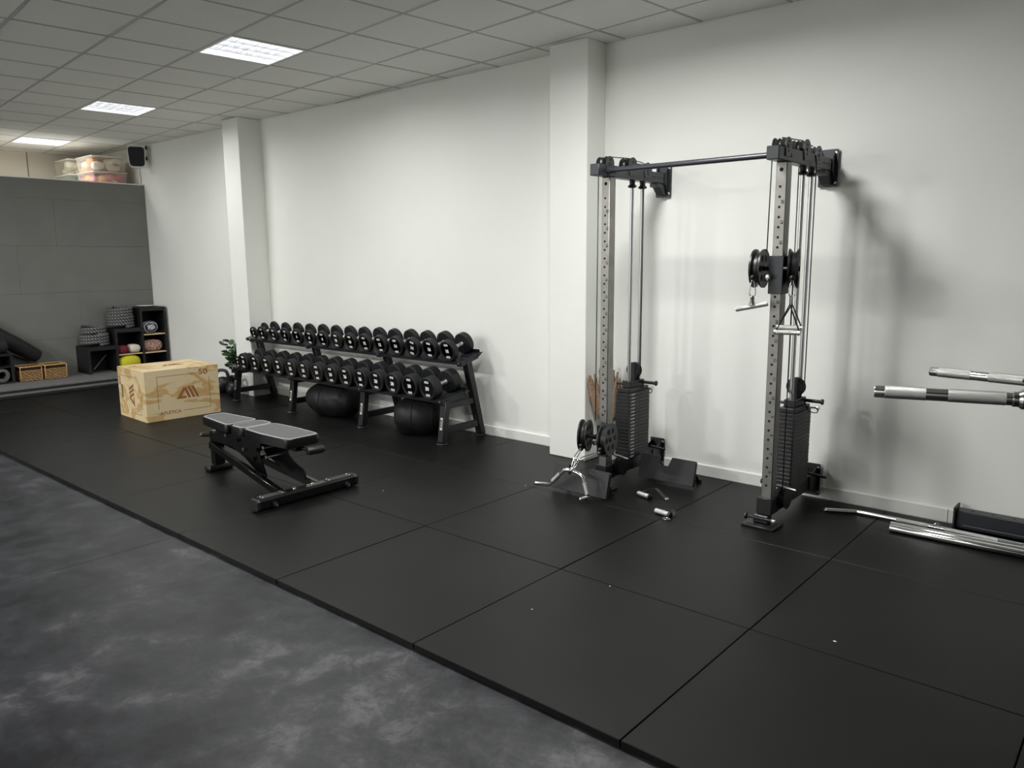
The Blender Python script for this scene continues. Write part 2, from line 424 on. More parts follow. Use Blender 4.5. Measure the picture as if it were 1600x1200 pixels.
# grey partition of big boards
PX = -8.72
bm = NB(); box(bm, PX - 0.12, PX - 0.012, YL, WY - 0.001, ZF, 2.575); part = struct(P('wall_partition', bm, mat('partition_core', (84, 84, 83), 0.9)), 'grey board partition closing the far end below the ceiling')
rows = [ZF + 0.001, 0.57, 1.16, 1.75, 2.338, 2.578]
offs = [2.40, 2.05, 1.38, 1.845, 0.6]
for r_ in range(5):
    ys = [WY - 0.003]; y = offs[r_]
    while y > YL: ys.append(y); y -= 1.25 if r_ else 1.25
    ys.append(YL + 0.005)
    for a, b in zip(ys[1:], ys):
        if b - a < 0.03: continue
        bm = NB(); box(bm, PX - 0.0118, PX + random.uniform(-0.0006, 0.0006), a + 0.0008, b - 0.0008, rows[r_] + 0.0008, rows[r_ + 1] - 0.0008, 0.0008)
        P('panel', bm, m_part, part)
bm = NB(); box(bm, PX - 0.14, PX + 0.004, YL, WY - 0.001, 2.579, 2.592); P('cap_strip', bm, m_trim, part)
bm = NB(); box(bm, XB + 0.001, PX - 0.141, YL, WY - 0.001, 2.47, 2.53); struct(P('loft_deck', bm, mat('chipboard', (176, 172, 164), 0.8)), 'storage deck behind the top of the partition')
bm = NB(); box(bm, XB + 0.0005, XB + 0.006, 2.135, 2.15, 2.54, 3.09); P('panel_joint', bm, mat('joint_grey', (150, 140, 120), 0.8), bpy.data.objects['wall_rear'])

# rubber floor of 1 m tiles
fm = thing('rubber_floor', 'black rubber floor of square metre tiles along the wall', 'floor mat', (-2, 1.5, ZF)); del fm['category']; fm['kind'] = 'structure'
for i in range(-9, 5):
    for j in range(3):
        x0, x1 = max(i, PX + 0.01), i + 1
        dx, dy = random.uniform(-0.0012, 0.0012), random.uniform(-0.0008, 0.0008)
        bm = NB(); g = 0.0022
        box(bm, x0 + g + dx, x1 - g + dx, j + g + (dy if j else 0), j + 1 - g + dy, ZF + 0.0005, -0.0005 + random.uniform(-0.0005, 0.0003), 0.0022)
        P('tile', bm, m_rub, fm)

# ================================================================== plyo box
PB = thing('plyo_box', 'pale plywood jump box with engraved frame lines and the number 50', 'plyo box', (-5.545, 1.665, 0), radians(-2.0))
def pbM(): return Matrix.Translation((-5.545, 1.665, 0)) @ Matrix.Rotation(radians(-2.0), 4, 'Z')
T = pbM(); hx, hy, H = 0.325, 0.374, 0.5; th = 0.018
def pb_panel(lab, *b, hole=None):
    bm = NB()
    if hole is None: box(bm, *b, 0.0015)
    bmesh.ops.transform(bm, matrix=T, verts=bm.verts[:]); return P('panel', bm, m_wood, PB, label=lab)
pb_panel('side panel with large logo', hx - th, hx, -hy, hy, 0.0, H)
pb_panel(None, -hx, -hx + th, -hy, hy, 0.0, H)
pb_panel(None, -hx + th + .0005, hx - th - .0005, hy - th, hy, 0.0, H)
pb_panel('top panel', -hx + th + .0005, hx - th - .0005, -hy + th + .0005, hy - th - .0005, H - th, H - 0.0005)
# end panel with a hand slot cut through it
sx0, sx1, sz0, sz1 = -0.252, -0.215, 0.19, 0.325
bm = NB(); A = -hx + th + .0005; B = hx - th - .0005
for (a, b, c, d) in ((A, sx0, 0, H), (sx1, B, 0, H), (sx0, sx1, 0, sz0), (sx0, sx1, sz1, H)): box(bm, a, b, -hy, -hy + th, c, d)
bmesh.ops.remove_doubles(bm, verts=bm.verts[:], dist=1e-5)
bmesh.ops.transform(bm, matrix=T, verts=bm.verts[:]); P('panel', bm, m_wood, PB, label='end panel with hand slot', fixn=False)
def logo_polys():
    # a broken triangle followed by two slanted bars
    return [[(-0.085, -0.045), (-0.025, 0.045), (0.0, 0.045), (0.035, -0.045), (0.012, -0.045), (0.004, -0.025), (-0.014, 0.022), (-0.045, -0.027), (-0.008, -0.027), (-0.001, -0.045)],
            [(0.008, 0.05), (0.03, 0.05), (0.072, -0.045), (0.048, -0.045)], [(0.04, 0.05), (0.062, 0.05), (0.105, -0.045), (0.081, -0.045)]]
def face_marks(Mf, w_, h_, fr, logo_scale, rot=0, num='50', num_at=None, nsz=0.075, nrot=0, lettering=True, cx=0, cz=0):
    bm = NB(); R2 = Mf @ Matrix.Translation((cx, cz, 0)) @ Matrix.Rotation(rot, 4, 'Z') @ Matrix.Scale(logo_scale, 4)
    for p in logo_polys(): prism(bm, p, R2, 0.0009)
    P('logo', bm, m_engr, PB)
    bm = NB(); x0, x1, z0, z1 = fr; l = 0.0022
    for a, b, c, d in ((x0, x1 - 0.1, z1 - l, z1 + l), (x0 + 0.24, x1, z0 - l, z0 + l), (x0 - l, x0 + l, z0 + 0.04, z1), (x1 - l, x1 + l, z0, z1 - 0.05)):
        box(bm, a, b, c, d, 0, 0.0007, M=Mf)
    P('groove', bm, m_line, PB)
    text('number', num, nsz, m_engr, PB, Mf @ Matrix.Translation((num_at[0], num_at[1], 0)) @ Matrix.Rotation(nrot, 4, 'Z'), bold=0.0016, sx=1.3)
    if lettering: text('lettering', 'ATLETICA', 0.042, m_engr, PB, Mf @ Matrix.Translation((x0 + 0.115, z0 - 0.004, 0)) @ Matrix.Rotation(nrot, 4, 'Z'), bold=0.001, sx=1.1)
Mfx = T @ axes((hx, 0, H / 2), (0, 1, 0), (0, 0, 1), (1, 0, 0))
face_marks(Mfx, .75, .5, (-0.255, 0.27, -0.175, 0.185), 1.22, num_at=(0.21, 0.19), cx=0.03)
Mfy = T @ axes((0, -hy, H / 2), (1, 0, 0), (0, 0, 1), (0, -1, 0))
face_marks(Mfy, .65, .5, (-0.27, 0.2, -0.19, 0.17), 1.22, rot=pi / 2, num='60', num_at=(-0.28, 0.11), nsz=0.07, nrot=pi / 2, lettering=False, cx=0.0, cz=-0.02)
text('lettering', 'ATLETICA', 0.03, m_engr, PB, Mfy @ Matrix.Translation((0.235, -0.06, 0)) @ Matrix.Rotation(pi / 2, 4, 'Z'), bold=0.001, sx=1.1)
Mfz = T @ axes((0, 0, H - 0.0005), (0, 1, 0), (-1, 0, 0), (0, 0, 1))
face_marks(Mfz, .75, .65, (-0.255, 0.27, -0.23, 0.23), 1.22, num='75', num_at=(-0.27, 0.2), nsz=0.05, nrot=0, lettering=False, cx=0.02)

# ================================================================== adjustable bench
BY = 0.868
BN = thing('weight_bench', 'black adjustable weight bench with grey pads standing on the rubber floor', 'bench', (-2.6, BY, 0))
m_pad = mat('grey_pad', (92, 92, 94), 0.6, var=(120, (84, 84, 86)), bump=(500, 0.15)); m_padb = mat('pad_leather', (14, 14, 15), 0.3)
m_pipe = mat('pad_piping', (200, 200, 198), 0.5)
def pad(name, outline, z0, z1):
    o = rounded(outline, 0.04, 4); bm = NB(); prism(bm, o, axes((0, 0, z0), (1, 0, 0), (0, 1, 0), (0, 0, 1)), z1 - z0 - 0.001, 0.008)
    b = P(name, bm, m_padb, BN, smooth=True)
    cx = sum(p[0] for p in o) / len(o); cy = sum(p[1] for p in o) / len(o)
    ins = [(cx + (p[0] - cx) * (1 - 0.012 / max(0.05, abs(p[0] - cx))) if abs(p[0] - cx) > .02 else p[0], cy + (p[1] - cy) * (1 - 0.012 / max(0.05, abs(p[1] - cy)))) for p in o]
    bm = NB(); prism(bm, ins, axes((0, 0, z1 - 0.003), (1, 0, 0), (0, 1, 0), (0, 0, 1)), 0.004); P('cover', bm, m_pad, b)
    bm = NB(); tube(bm, [(p[0], p[1], z1 - 0.0005) for p in ins], 0.0028, 6, closed=True); P('piping', bm, m_pipe, b, smooth='full')
zt = 0.415
pad('head_pad', [(-3.185, BY - 0.085), (-2.735, BY - 0.135), (-2.735, BY + 0.125), (-3.185, BY + 0.095)], zt - 0.06, zt)
pad('middle_pad', [(-2.728, BY - 0.118), (-2.552, BY - 0.118), (-2.552, BY + 0.135), (-2.728, BY + 0.135)], zt - 0.062, zt - 0.002)
pad('seat_pad', [(-2.545, BY - 0.122), (-2.30, BY - 0.138), (-1.998, BY - 0.125), (-1.998, BY + 0.13), (-2.30, BY + 0.142), (-2.545, BY + 0.13)], zt - 0.062, zt)
bm = NB(); box(bm, -3.18, -3.085, BY - 0.095, BY + 0.1, 0.0, 0.045, 0.015, seg=3); P('rear_foot', bm, m_blk, BN, smooth=True)
bm = NB(); box(bm, -3.168, -3.095, BY - 0.04, BY + 0.04, 0.04, 0.30, 0.008); P('rear_post', bm, m_blkg, BN, smooth=True)
for s in (-1, 1):
    bm = NB(); a = V(-3.10, BY + s * 0.062, 0.205); b = V(-2.02, BY + s * 0.135 - 0.03, 0.058)
    pts = smooth_pts([a + V(-0.02, 0, 0.06), a, a * 0.9 + b * 0.1, a * 0.5 + b * 0.5, b], 5)
    d = (b - a).normalized(); M_ = axes(a, d, V(0, 1, 0), d.cross(V(0, 1, 0)))
    box(bm, -0.01, (b - a).length, -0.02, 0.02, -0.028, 0.028, 0.006, M=M_); P('side_rail', bm, m_blkg, BN, smooth=True)
bm = NB(); oct_ = [(-0.042, 0.012), (-0.030, 0.0), (0.030, 0.0), (0.042, 0.012), (0.042, 0.058), (0.028, 0.072), (-0.028, 0.072), (-0.042, 0.058)]
prism(bm, oct_, axes((-2.0, 0.505, 0.012), (1, 0, 0), (0, 0, 1), (0, -1, 0)).copy() @ Matrix.Scale(-1, 4, (0, 0, 1)), 0.735); P('front_stabiliser', bm, m_blkg, BN)
for y0, y1 in ((0.482, 0.506), (1.239, 1.262)):
    bm = NB(); prism(bm, [(p[0] * 1.06, p[1] * 1.05 - 0.002) for p in oct_], axes((-2.0, y0, 0.012), (-1, 0, 0), (0, 0, 1), (0, 1, 0)), y1 - y0, 0.004); P('end_cap', bm, m_blk, BN)
for y0, y1 in ((0.52, 0.70), (1.02, 1.225)):
    bm = NB(); box(bm, -2.03, -1.97, y0, y1, 0.0835, 0.088, 0.002); tr = P('tread_plate', bm, mat('tread_rubber', (44, 45, 45), 0.6), BN)
    for yy in (y0 + 0.02, y1 - 0.02):
        for xx in (-2.015, -1.985):
            bm = NB(); lathe(bm, [(0, 0.005), (0.003, 0.004), (0.004, 0)], (xx, yy, 0.088), (0, 0, 1), 8); P('screw', bm, m_bolt, tr)
for yy in (0.785, 0.925):
    bm = NB(); lathe(bm, [(0, 0.011), (0.006, 0.009), (0.009, 0.0)], (-2.01, yy, 0.084), (0, 0, 1), 10); P('bolt', bm, m_bolt, BN)
for yy in (0.60, 1.16):
    bm = NB(); cyl(bm, (-1.958, yy, 0.035), (-1.935, yy, 0.035), 0.017, seg=14); P('wheel', bm, m_blk, BN)
    bm = NB(); cyl(bm, (-1.935, yy, 0.035), (-1.926, yy, 0.035), 0.008, seg=8); P('wheel_bolt', bm, m_bolt, BN)
bm = NB(); cyl(bm, (-3.15, BY, 0.262), (-3.335, BY - 0.01, 0.238), 0.017, seg=14); P('pull_handle', bm, m_blkg, BN, smooth=True)
bm = NB(); lathe(bm, [(0, 0.0178), (0.03, 0.0178), (0.036, 0.012), (0.038, 0)], (-3.31, BY - 0.0085, 0.2412), (-0.185, -0.01, -0.024), 14); P('handle_tip', bm, m_chr, BN, smooth=True)
lad = [(-2.78, 0.355), (-2.20, 0.353), (-2.22, 0.31), (-2.27, 0.27), (-2.255, 0.235), (-2.19, 0.205), (-2.10, 0.175), (-2.07, 0.145), (-2.075, 0.10), (-2.13, 0.10), (-2.28, 0.135), (-2.42, 0.16), (-2.55, 0.21), (-2.62, 0.28)]
lad2 = [(-3.09, 0.30), (-2.58, 0.355), (-2.40, 0.355), (-2.44, 0.24), (-2.40, 0.17), (-2.36, 0.10), (-2.39, 0.075), (-2.50, 0.12), (-2.64, 0.19), (-2.80, 0.24), (-3.05, 0.24)]
for yy, pl_ in ((BY + 0.052, lad), (BY - 0.06, lad2)):
    bm = NB(); prism(bm, rounded(pl_, 0.015, 2), axes((0, yy, 0), (1, 0, 0), (0, 0, 1), (0, -1, 0)), 0.008); P('ladder_plate', bm, m_blkg, BN)
bm = NB(); box(bm, -3.10, -2.62, BY - 0.025, BY + 0.025, 0.29, 0.354, 0.005); box(bm, -2.55, -2.05, BY - 0.03, BY + 0.03, 0.31, 0.3525, 0.005); P('pad_carrier', bm, m_blkg, BN)
for k, (xx, zz) in enumerate(((-2.85, .315), (-2.70, .30), (-2.62, .25), (-2.45, .27), (-2.36, .30), (-2.50, .20), (-2.33, .24))):
    bm = NB(); cyl(bm, (xx, BY - 0.085, zz), (xx, BY + 0.07, zz), 0.012, seg=12); P('pivot_bolt', bm, m_bolt if k % 2 == 0 else m_blkg, BN, smooth=True)
bm = NB(); cyl(bm, (-2.02, BY - 0.0, 0.335), (-1.955, BY + 0.03, 0.325), 0.012, seg=10); lathe(bm, [(0, 0.012), (0.004, 0.024), (0.02, 0.027), (0.10, 0.027), (0.118, 0.022), (0.124, 0)], (-1.965, BY - 0.005, 0.323), (0.15, 1, 0), 16); P('foam_grip', bm, m_blk, BN, smooth=True)

# ================================================================== dumbbell rack
RK = thing('dumbbell_rack', 'long black two-shelf dumbbell rack standing against the white wall', 'dumbbell rack', (-4.03, 2.73, 0))
FX = [-2.385, -3.455, -4.605, -5.69]
m_stk = mat('silver_sticker', (214, 212, 204), 0.45); m_ink = mat('sticker_ink', (22, 22, 22), 0.6)
for x in FX:
    # front leg
    a, b = V(x, 2.485, 0.012), V(x, 2.535, 0.375); d = (b - a).normalized(); M_ = axes(a, (1, 0, 0), V(1, 0, 0).cross(d) * -1, d)
    bm = NB(); box(bm, -0.034, 0.034, -0.028, 0.028, 0, (b - a).length, 0.005, M=M_); leg = P('front_leg', bm, m_blk, RK, smooth=True)
    nf = V(0, -1, 0); S = axes(a + d * 0.165 - V(0, 0.0285, 0) * 1.0, d * -1, V(1, 0, 0) * -1, V(0, -1, 0.137).normalized())
    bm = NB(); box(bm, -0.052, 0.052, -0.0135, 0.0135, 0.0, 0.0014, M=S); st = P('sticker', bm, m_stk, leg)
    text('lettering', 'RIZE', 0.027, m_ink, leg, S @ Matrix.Translation((0, 0, 0.0015)), bold=0.0012, sx=1.25, depth=0.0003)
    a, b = V(x, 2.965, 0.012), V(x, 2.79, 0.715); d = (b - a).normalized(); M_ = axes(a, (1, 0, 0), V(1, 0, 0).cross(d) * -1, d)
    bm = NB(); box(bm, -0.034, 0.034, -0.03, 0.03, 0, (b - a).length, 0.005, M=M_); P('upright', bm, m_blk, RK, smooth=True)
    for yy in (2.485, 2.955):
        bm = NB(); lathe(bm, [(0, 0.052), (0.006, 0.052), (0.012, 0.044)], (x, yy, 0.0), (0, 0, 1), 18); P('foot_plate', bm, m_blk, RK)
    for z0, z1, ya, yb in ((0.30, 0.352, 2.54, 2.885), (0.085, 0.14, 2.505, 2.935)):
        bm = NB(); box(bm, x - 0.022, x + 0.022, ya, yb, z0, z1, 0.004); P('cross_bar', bm, m_blk, RK)
def shelf(yf, zf, dep, ang, x0, x1):
    d = V(0, cos(ang), sin(ang)); n = V(0, -sin(ang), cos(ang))
    S = axes((0, yf, zf), (1, 0, 0), d, n)
    bm = NB(); box(bm, x0, x1, 0, dep, -0.004, 0.0, M=S); box(bm, x0, x1, -0.004, 0.0, -0.03, 0.0, M=S); box(bm, x0, x1, dep, dep + 0.004, -0.004, 0.028, M=S)
    o = P('shelf', bm, m_beam, RK)
    for x in FX:
        bm = NB(); box(bm, x - 0.03, x + 0.03, 0.01, dep - 0.01, -0.05, -0.0045, M=S); P('shelf_support', bm, m_blk, o)
        bm = NB(); lathe(bm, [(0, 0.009), (0.004, 0.008), (0.006, 0)], S @ V(x + 0.012, -0.004, -0.016), -d, 8); P('bolt', bm, m_bolt, o)
    bm = NB(); prism(bm, [(dep - 0.03, -0.03), (dep + 0.035, -0.005), (dep - 0.03, 0.012)], S @ axes((x1, 0, 0), (0, 1, 0), (0, 0, 1), (1, 0, 0)), 0.006); P('end_tab', bm, m_blk, o)
    return S
AU, AL = radians(15.0), radians(9.0)
SU = shelf(2.685, 0.685, 0.235, AU, -5.76, -2.335)
SL = shelf(2.455, 0.385, 0.29, AL, -5.76, -2.335)

# dumbbells
WU = [2, 4, 4, 6, 6, 8, 8, 10, 10, 12, 12, 14, 14, 16, 16]; WL = [2, 18, 18, 20, 20, 22, 22, 24, 24, 26, 26, 28, 28, 30, 30]
def db_dims(k):
    R_ = {2: .066, 4: .080, 6: .083, 8: .085, 10: .087, 12: .089, 14: .091, 16: .093}.get(k, .092 + (k - 18) * 0.0005)
    t = 0.022 + 0.0022 * k if k <= 16 else 0.062 + (k - 18) * 0.0026
    grip = 0.135 if k > 2 else 0.12
    return R_, t, grip
_mesh = {}
def db_meshes(k):
    if k in _mesh: return _mesh[k]
    R_, t, g = db_dims(k); L = g + 2 * t; out = {}
    # local: axis along +Y, front face at y=0, resting height 0 = axis
    def mk(name, fn, m, smooth=True):
        bm = NB(); fn(bm); bmesh.ops.recalc_face_normals(bm, faces=bm.faces[:]); me = bpy.data.meshes.new(name); bm.to_mesh(me); bm.free()
        me.polygons.foreach_set('use_smooth', [True] * len(me.polygons)); me.set_sharp_from_angle(angle=radians(35)); me.materials.append(m); out[name] = me
    hp = [(0.004, 0), (0.004, R_ * 0.74), (0.001, R_ * 0.78), (0, R_ * 0.82), (0.0, R_ * 0.93), (0.006, R_), (t - 0.006, R_), (t, R_ * 0.93), (t, 0)]
    mk('head', lambda b: lathe(b, hp, (0, 0, 0), (0, 1, 0), 40), m_drub)
    mk('face', lambda b: lathe(b, [(0.0, 0), (0.0, R_ * 0.735)], (0, 0.0035, 0), (0, 1, 0), 32), m_dface)
    mk('handle', lambda b: lathe(b, [(0, 0.02), (0.008, 0.02), (0.012, 0.0165), (g * .3, 0.0172), (g / 2, 0.0185), (g * .7, 0.0172), (g - 0.012, 0.0165), (g - 0.008, 0.02), (g, 0.02)], (0, t, 0), (0, 1, 0), 20), m_knurl)
    for nm, body, size, z, bold in (('number', str(k), R_ * 0.42, 0, .0026), ('logo', 'RIZE', R_ * 0.24, R_ * 0.58, .0014)):
        me = text_mesh(body, size, bold, 0.0006).copy(); me.transform(axes((0, 0.0028, z), (1, 0, 0), (0, 0, 1), (0, -1, 0))); me.materials.clear(); me.materials.append(m_white); out[nm] = me
    out['dims'] = (R_, t, g, L); _mesh[k] = out; return out
def place_db(k, x, S, ov, label, group, roll):
    D = db_meshes(k); R_, t, g, L = D['dims']
    dirn = (S.to_3x3() @ V(0, 1, 0)); nrm = (S.to_3x3() @ V(0, 0, 1)); o0 = S @ V(x, ov, R_ + 0.0006)
    ang = math.atan2(dirn.z, dirn.y)
    root = bpy.data.objects.new('dumbbell', None); COL.objects.link(root); root.empty_display_size = 0.05
    root.location = o0; root.rotation_euler = (ang, roll, 0) if False else (ang, 0, 0)
    root['label'] = label; root['category'] = 'dumbbell'; root['group'] = group
    def add(nm, me, parent, loc=(0, 0, 0), rot=(0, 0, 0)):
        o = bpy.data.objects.new(nm, me); COL.objects.link(o); o.parent = parent; o.location = loc; o.rotation_euler = rot; return o
    h = add('head', D['head'], root, rot=(0, roll, 0)); add('face', D['face'], h); add('number', D['number'], h); add('logo', D['logo'], h); add('logo', D['logo'], h, loc=(0, 0, -2 * R_ * 0.58))
    add('head', D['head'], root, (0, L, 0), (0, 0, pi)); add('handle', D['handle'], root)
cntU = {}; 
for row, W_, S, x15, name, ov in (('upper', WU, SU, -2.468, 'upper', -0.02), ('lower', WL, SL, -2.468, 'lower', -0.04)):
    for i, k in enumerate(W_):
        x = x15 - (14 - i) * 0.2228
        if row == 'lower' and i == 0: x += 0.05
        twin = [j for j, v in enumerate(W_) if v == k]
        ORD = ['first', 'second', 'third', 'fourth', 'fifth', 'sixth', 'seventh', 'eighth', 'seventh', 'sixth', 'fifth', 'fourth', 'third', 'second', 'last']
        pos = 'rightmost' if i == 14 else 'middle' if i == 7 else (ORD[i] + ' from the left') if i < 7 else (ORD[i] + ' from the right')
        if k == 2: lab = f'smallest round black dumbbell marked 2 at the far left end of the {row} shelf'
        else: lab = f'round black dumbbell marked {k}, {pos} on the {row} rack shelf'
        place_db(k, x, S, ov + (0.03 if k == 2 else 0), lab, f'dumbbells on the {row} rack shelf', random.uniform(-0.12, 0.28) if row == 'upper' else random.uniform(-0.06, 0.1))

# sandbags under the rack
m_bag = mat('black_canvas', (16, 16, 18), 0.6, bump=(14, 0.5))
def sandbag(loc, ang, L, R_, label, mark):
    T = Matrix.Translation(loc) @ Matrix.Rotation(ang, 4, 'Z')
    t = thing('sandbag', label, 'sandbag', loc, ang, 'sandbags under the dumbbell rack')
    bm = NB(); prof = []
    N = 18
    for i in range(N + 1):
        u = -1 + 2 * i / N; prof.append((u * L / 2, R_ * (1 - abs(u) ** 2.6) ** (1 / 2.4) if abs(u) < 1 else 0))
    lathe(bm, prof, (0, 0, R_ * 0.97), (1, 0, 0), 32)
    for v in bm.verts:
        if v.co.z < 0.03: v.co.z = max(0.0005, v.co.z * 0.3)
        v.co.y *= 1.08
        v.co += (v.co - V(v.co.x, 0, R_)) * (0.015 * sin(v.co.x * 40 + v.co.z * 30))
        v.co.z = max(0.0005, v.co.z)
    bmesh.ops.transform(bm, matrix=T, verts=bm.verts[:]); P('bag', bm, m_bag, t, smooth='full')
    bm = NB(); tube(bm, [T @ Vector(p) for p in smooth_pts([(-0.10, -0.01, 2 * R_ * 0.965), (-0.05, 0, 2 * R_ + 0.012), (0.03, 0, 2 * R_ + 0.012), (0.08, -0.01, 2 * R_ * 0.965)], 4)], 0.011, 8); P('strap', bm, m_bag, t, smooth='full')
    for xx in (-L * 0.08, L * 0.3):
        bm = NB(); tube(bm, [T @ V(xx, cos(a) * R_ * 1.085, max(0.004, R_ * 0.97 + sin(a) * R_ * 1.005)) for a in [2 * pi * k / 28 for k in range(28)]], 0.004, 5, closed=True); P('seam', bm, m_bag, t, smooth='full')
    if mark:
        bm = NB()
        for k in range(3): box(bm, L * 0.12, L * 0.28 - 0.01 * k, -R_ * 1.085, -R_ * 1.06, R_ * 1.0 + 0.014 * k, R_ * 1.0 + 0.014 * k + 0.007, M=T)
        P('print', bm, mat('blue_print', (20, 28, 60), 0.6), t)
sandbag((-4.14, 2.68, 0), radians(12), 0.66, 0.168, 'long black sandbag with faint blue print under the dumbbell rack', True)
sandbag((-2.83, 2.66, 0), radians(30), 0.50, 0.172, 'shorter black sandbag under the right end of the dumbbell rack', False)

# kettlebells and plant by the far pillar
def kettlebell(loc, ang, R_, label):
    T = Matrix.Translation(loc) @ Matrix.Rotation(ang, 4, 'Z'); t = thing('kettlebell', label, 'kettlebell', loc, ang, 'kettlebells by the far pillar')
    bm = NB(); lathe(bm, [(0, 0), (0, R_ * 0.6)] + [(R_ * 0.95 + R_ * sin(a), R_ * cos(a)) for a in [radians(-68 + 148 * k / 14) for k in range(15)]] + [(R_ * 1.94, 0)], (0, 0, 0), (0, 0, 1), 28, M=T); P('bell', bm, m_blk, t, smooth=True)
    bm = NB(); pts = smooth_pts([(-R_ * .62, 0, R_ * 1.55), (-R_ * .72, 0, R_ * 2.1), (-R_ * .5, 0, R_ * 2.62), (0, 0, R_ * 2.74), (R_ * .5, 0, R_ * 2.62), (R_ * .72, 0, R_ * 2.1), (R_ * .62, 0, R_ * 1.55)], 5)
    tube(bm, [T @ p for p in pts], R_ * 0.19, 12); P('handle', bm, m_blk, t, smooth='full')
kettlebell((-6.30, 2.66, 0), radians(35), 0.098, 'black kettlebell beside the plywood jump box, in front of the green plant')
kettlebell((-6.62, 2.62, 0), radians(60), 0.105, 'black kettlebell half hidden behind the plywood jump box')
kettlebell((-5.95, 2.60, 0), radians(10), 0.085, 'black kettlebell behind the left front leg of the dumbbell rack')
t = thing('potted_plant', 'green leafy plant with round leaves at the far pillar', 'plant', (-6.36, 2.88, 0))
bm = NB(); lathe(bm, [(0, 0.06), (0.005, 0.065), (0.15, 0.085), (0.16, 0.085), (0.16, 0.075), (0.13, 0.07), (0.13, 0)], (-6.36, 2.88, 0), (0, 0, 1), 20); P('pot', bm, m_blk, t, smooth=True)
m_leaf = mat('leaf_green', (48, 74, 46), 0.5, var=(30, (88, 114, 80))); rnd = random.Random(3)
bms = NB(); bml = NB()
for k in range(13):
    a = rnd.uniform(0, 2 * pi); tilt = rnd.uniform(0.02, 0.5); L = rnd.uniform(0.28, 0.50)
    p0 = V(-6.36, 2.88, 0.13); d = V(cos(a) * tilt, sin(a) * tilt * 0.28 - 0.05, 1).normalized()
    pts = [p0 + d * L * u + V(cos(a), sin(a) * 0.15, 0) * 0.06 * u * u for u in (0, .33, .66, 1)]
    tube(bms, smooth_pts(pts, 3), 0.0025, 5)
    for u in [0.25 + 0.75 * i / 6 for i in range(7)]:
        for s in (0, 1):
            c = p0 + d * L * u + V(cos(a), sin(a) * 0.15, 0) * 0.06 * u * u
            aa = rnd.uniform(0, 2 * pi); o = V(cos(aa), sin(aa) * 0.45, rnd.uniform(-0.1, 0.6)).normalized(); r_ = rnd.uniform(0.024, 0.04)
            s_, t_ = frame_for(o); nn = (t_ + s_ * rnd.uniform(-.8, .8)).normalized(); sd = o.cross(nn).normalized()
            cc = c + o * (r_ * 1.25)
            vs = [bml.verts.new(cc + o * r_ * 1.15 * cos(2 * pi * q / 9) + sd * r_ * sin(2 * pi * q / 9) + nn * 0.004 * cos(4 * pi * q / 9)) for q in range(9)]
            for v in vs:
                if v.co.y > 3.0: v.co.y = 3.0
            bml.faces.new(vs)
P('stem', bms, mat('stem_green', (70, 92, 60), 0.6), t, smooth='full'); P('foliage', bml, m_leaf, t, kind='stuff')

# ================================================================== far corner: mats, shelf, ropes, baskets
m_mat = mat('grey_foam', (112, 112, 112), 0.7, var=(40, (104, 104, 104)), bump=(250, 0.1)); m_mat2 = mat('dark_foam', (60, 61, 63), 0.7)
MT = 0.0275
for k in range(4):
    off = (0.0, 0.02, -0.012, 0.008)[k]
    bm = NB(); box(bm, PX + 0.012, -7.86 + off, -0.9 + off, 2.975 - abs(off), k * MT + 0.0005, (k + 1) * MT - 0.001, 0.004, seg=2)
    o = P('exercise_mat', bm, m_mat if k in (3, 1) else m_mat2, None); recenter(o)
    tag(o, ['bottom', 'second from bottom', 'third from bottom', 'topmost'][k] + ' grey exercise mat in the flat stack by the partition', 'mat', 'stacked exercise mats')
ZM = 4 * MT
m_shf = mat('black_shelf', (26, 27, 29), 0.5, spec=0.4); m_birch = mat('pale_board_edge', (214, 190, 150), 0.6)
SH = thing('stepped_shelf', 'black stepped shelf of three columns in the far corner', 'shelf', (-8.5, 2.47, ZM))
cols = [(1.944, 2.29, 0.46), (2.294, 2.634, 0.672), (2.638, 2.985, 0.936)]
xs0, xs1 = PX + 0.006, -8.31; tt = 0.026
for ci, (a, b, top) in enumerate(cols):
    bm = NB(); box(bm, xs0, xs1, a, a + tt, ZM, top, 0.002); P('side_panel', bm, m_shf, SH)
    if ci == 2: bm = NB(); box(bm, xs0, xs1, b - tt, b, ZM, top, 0.002); P('side_panel', bm, m_shf, SH)
    bm = NB(); box(bm, xs0, xs1 + 0.003, a + tt, b - (tt if ci == 2 else 0), top - 0.05, top, 0.002); P('top_board', bm, m_shf, SH)
    bm = NB(); box(bm, xs0, xs0 + 0.008, a + tt, b - (tt if ci == 2 else 0.0), ZM, top - 0.05); P('back_panel', bm, m_shf, SH)
for a, b, z in ((2.32, 2.634, 0.335), (2.664, 2.959, 0.575), (2.664, 2.959, 0.33)):
    bm = NB(); box(bm, xs0 + 0.008, xs1 - 0.004, a + 0.001, b - 0.001, z - 0.014, z, 0.001); P('shelf_board', bm, m_birch, SH)
bm = NB(); cyl(bm, (-8.42, 2.03, 0.155), (-8.48, 2.22, 0.33), 0.008, seg=8); o = P('stick', bm, mat('grey_rod', (90, 92, 96), .4), None, smooth=True); recenter(o); tag(o, 'thin grey rod leaning inside the lowest shelf opening', 'rod')
# white plate on top
bm = NB(); lathe(bm, [(0, 0.06), (0.004, 0.10), (0.014, 0.125), (0.016, 0.123), (0.007, 0.09), (0.006, 0)], (-8.5, 2.81, 0.9365), (0, 0, 1), 32); o = P('plate', bm, m_trim, None, smooth=True); recenter(o); tag(o, 'flat white dish on the tallest column of the black shelf', 'plate')

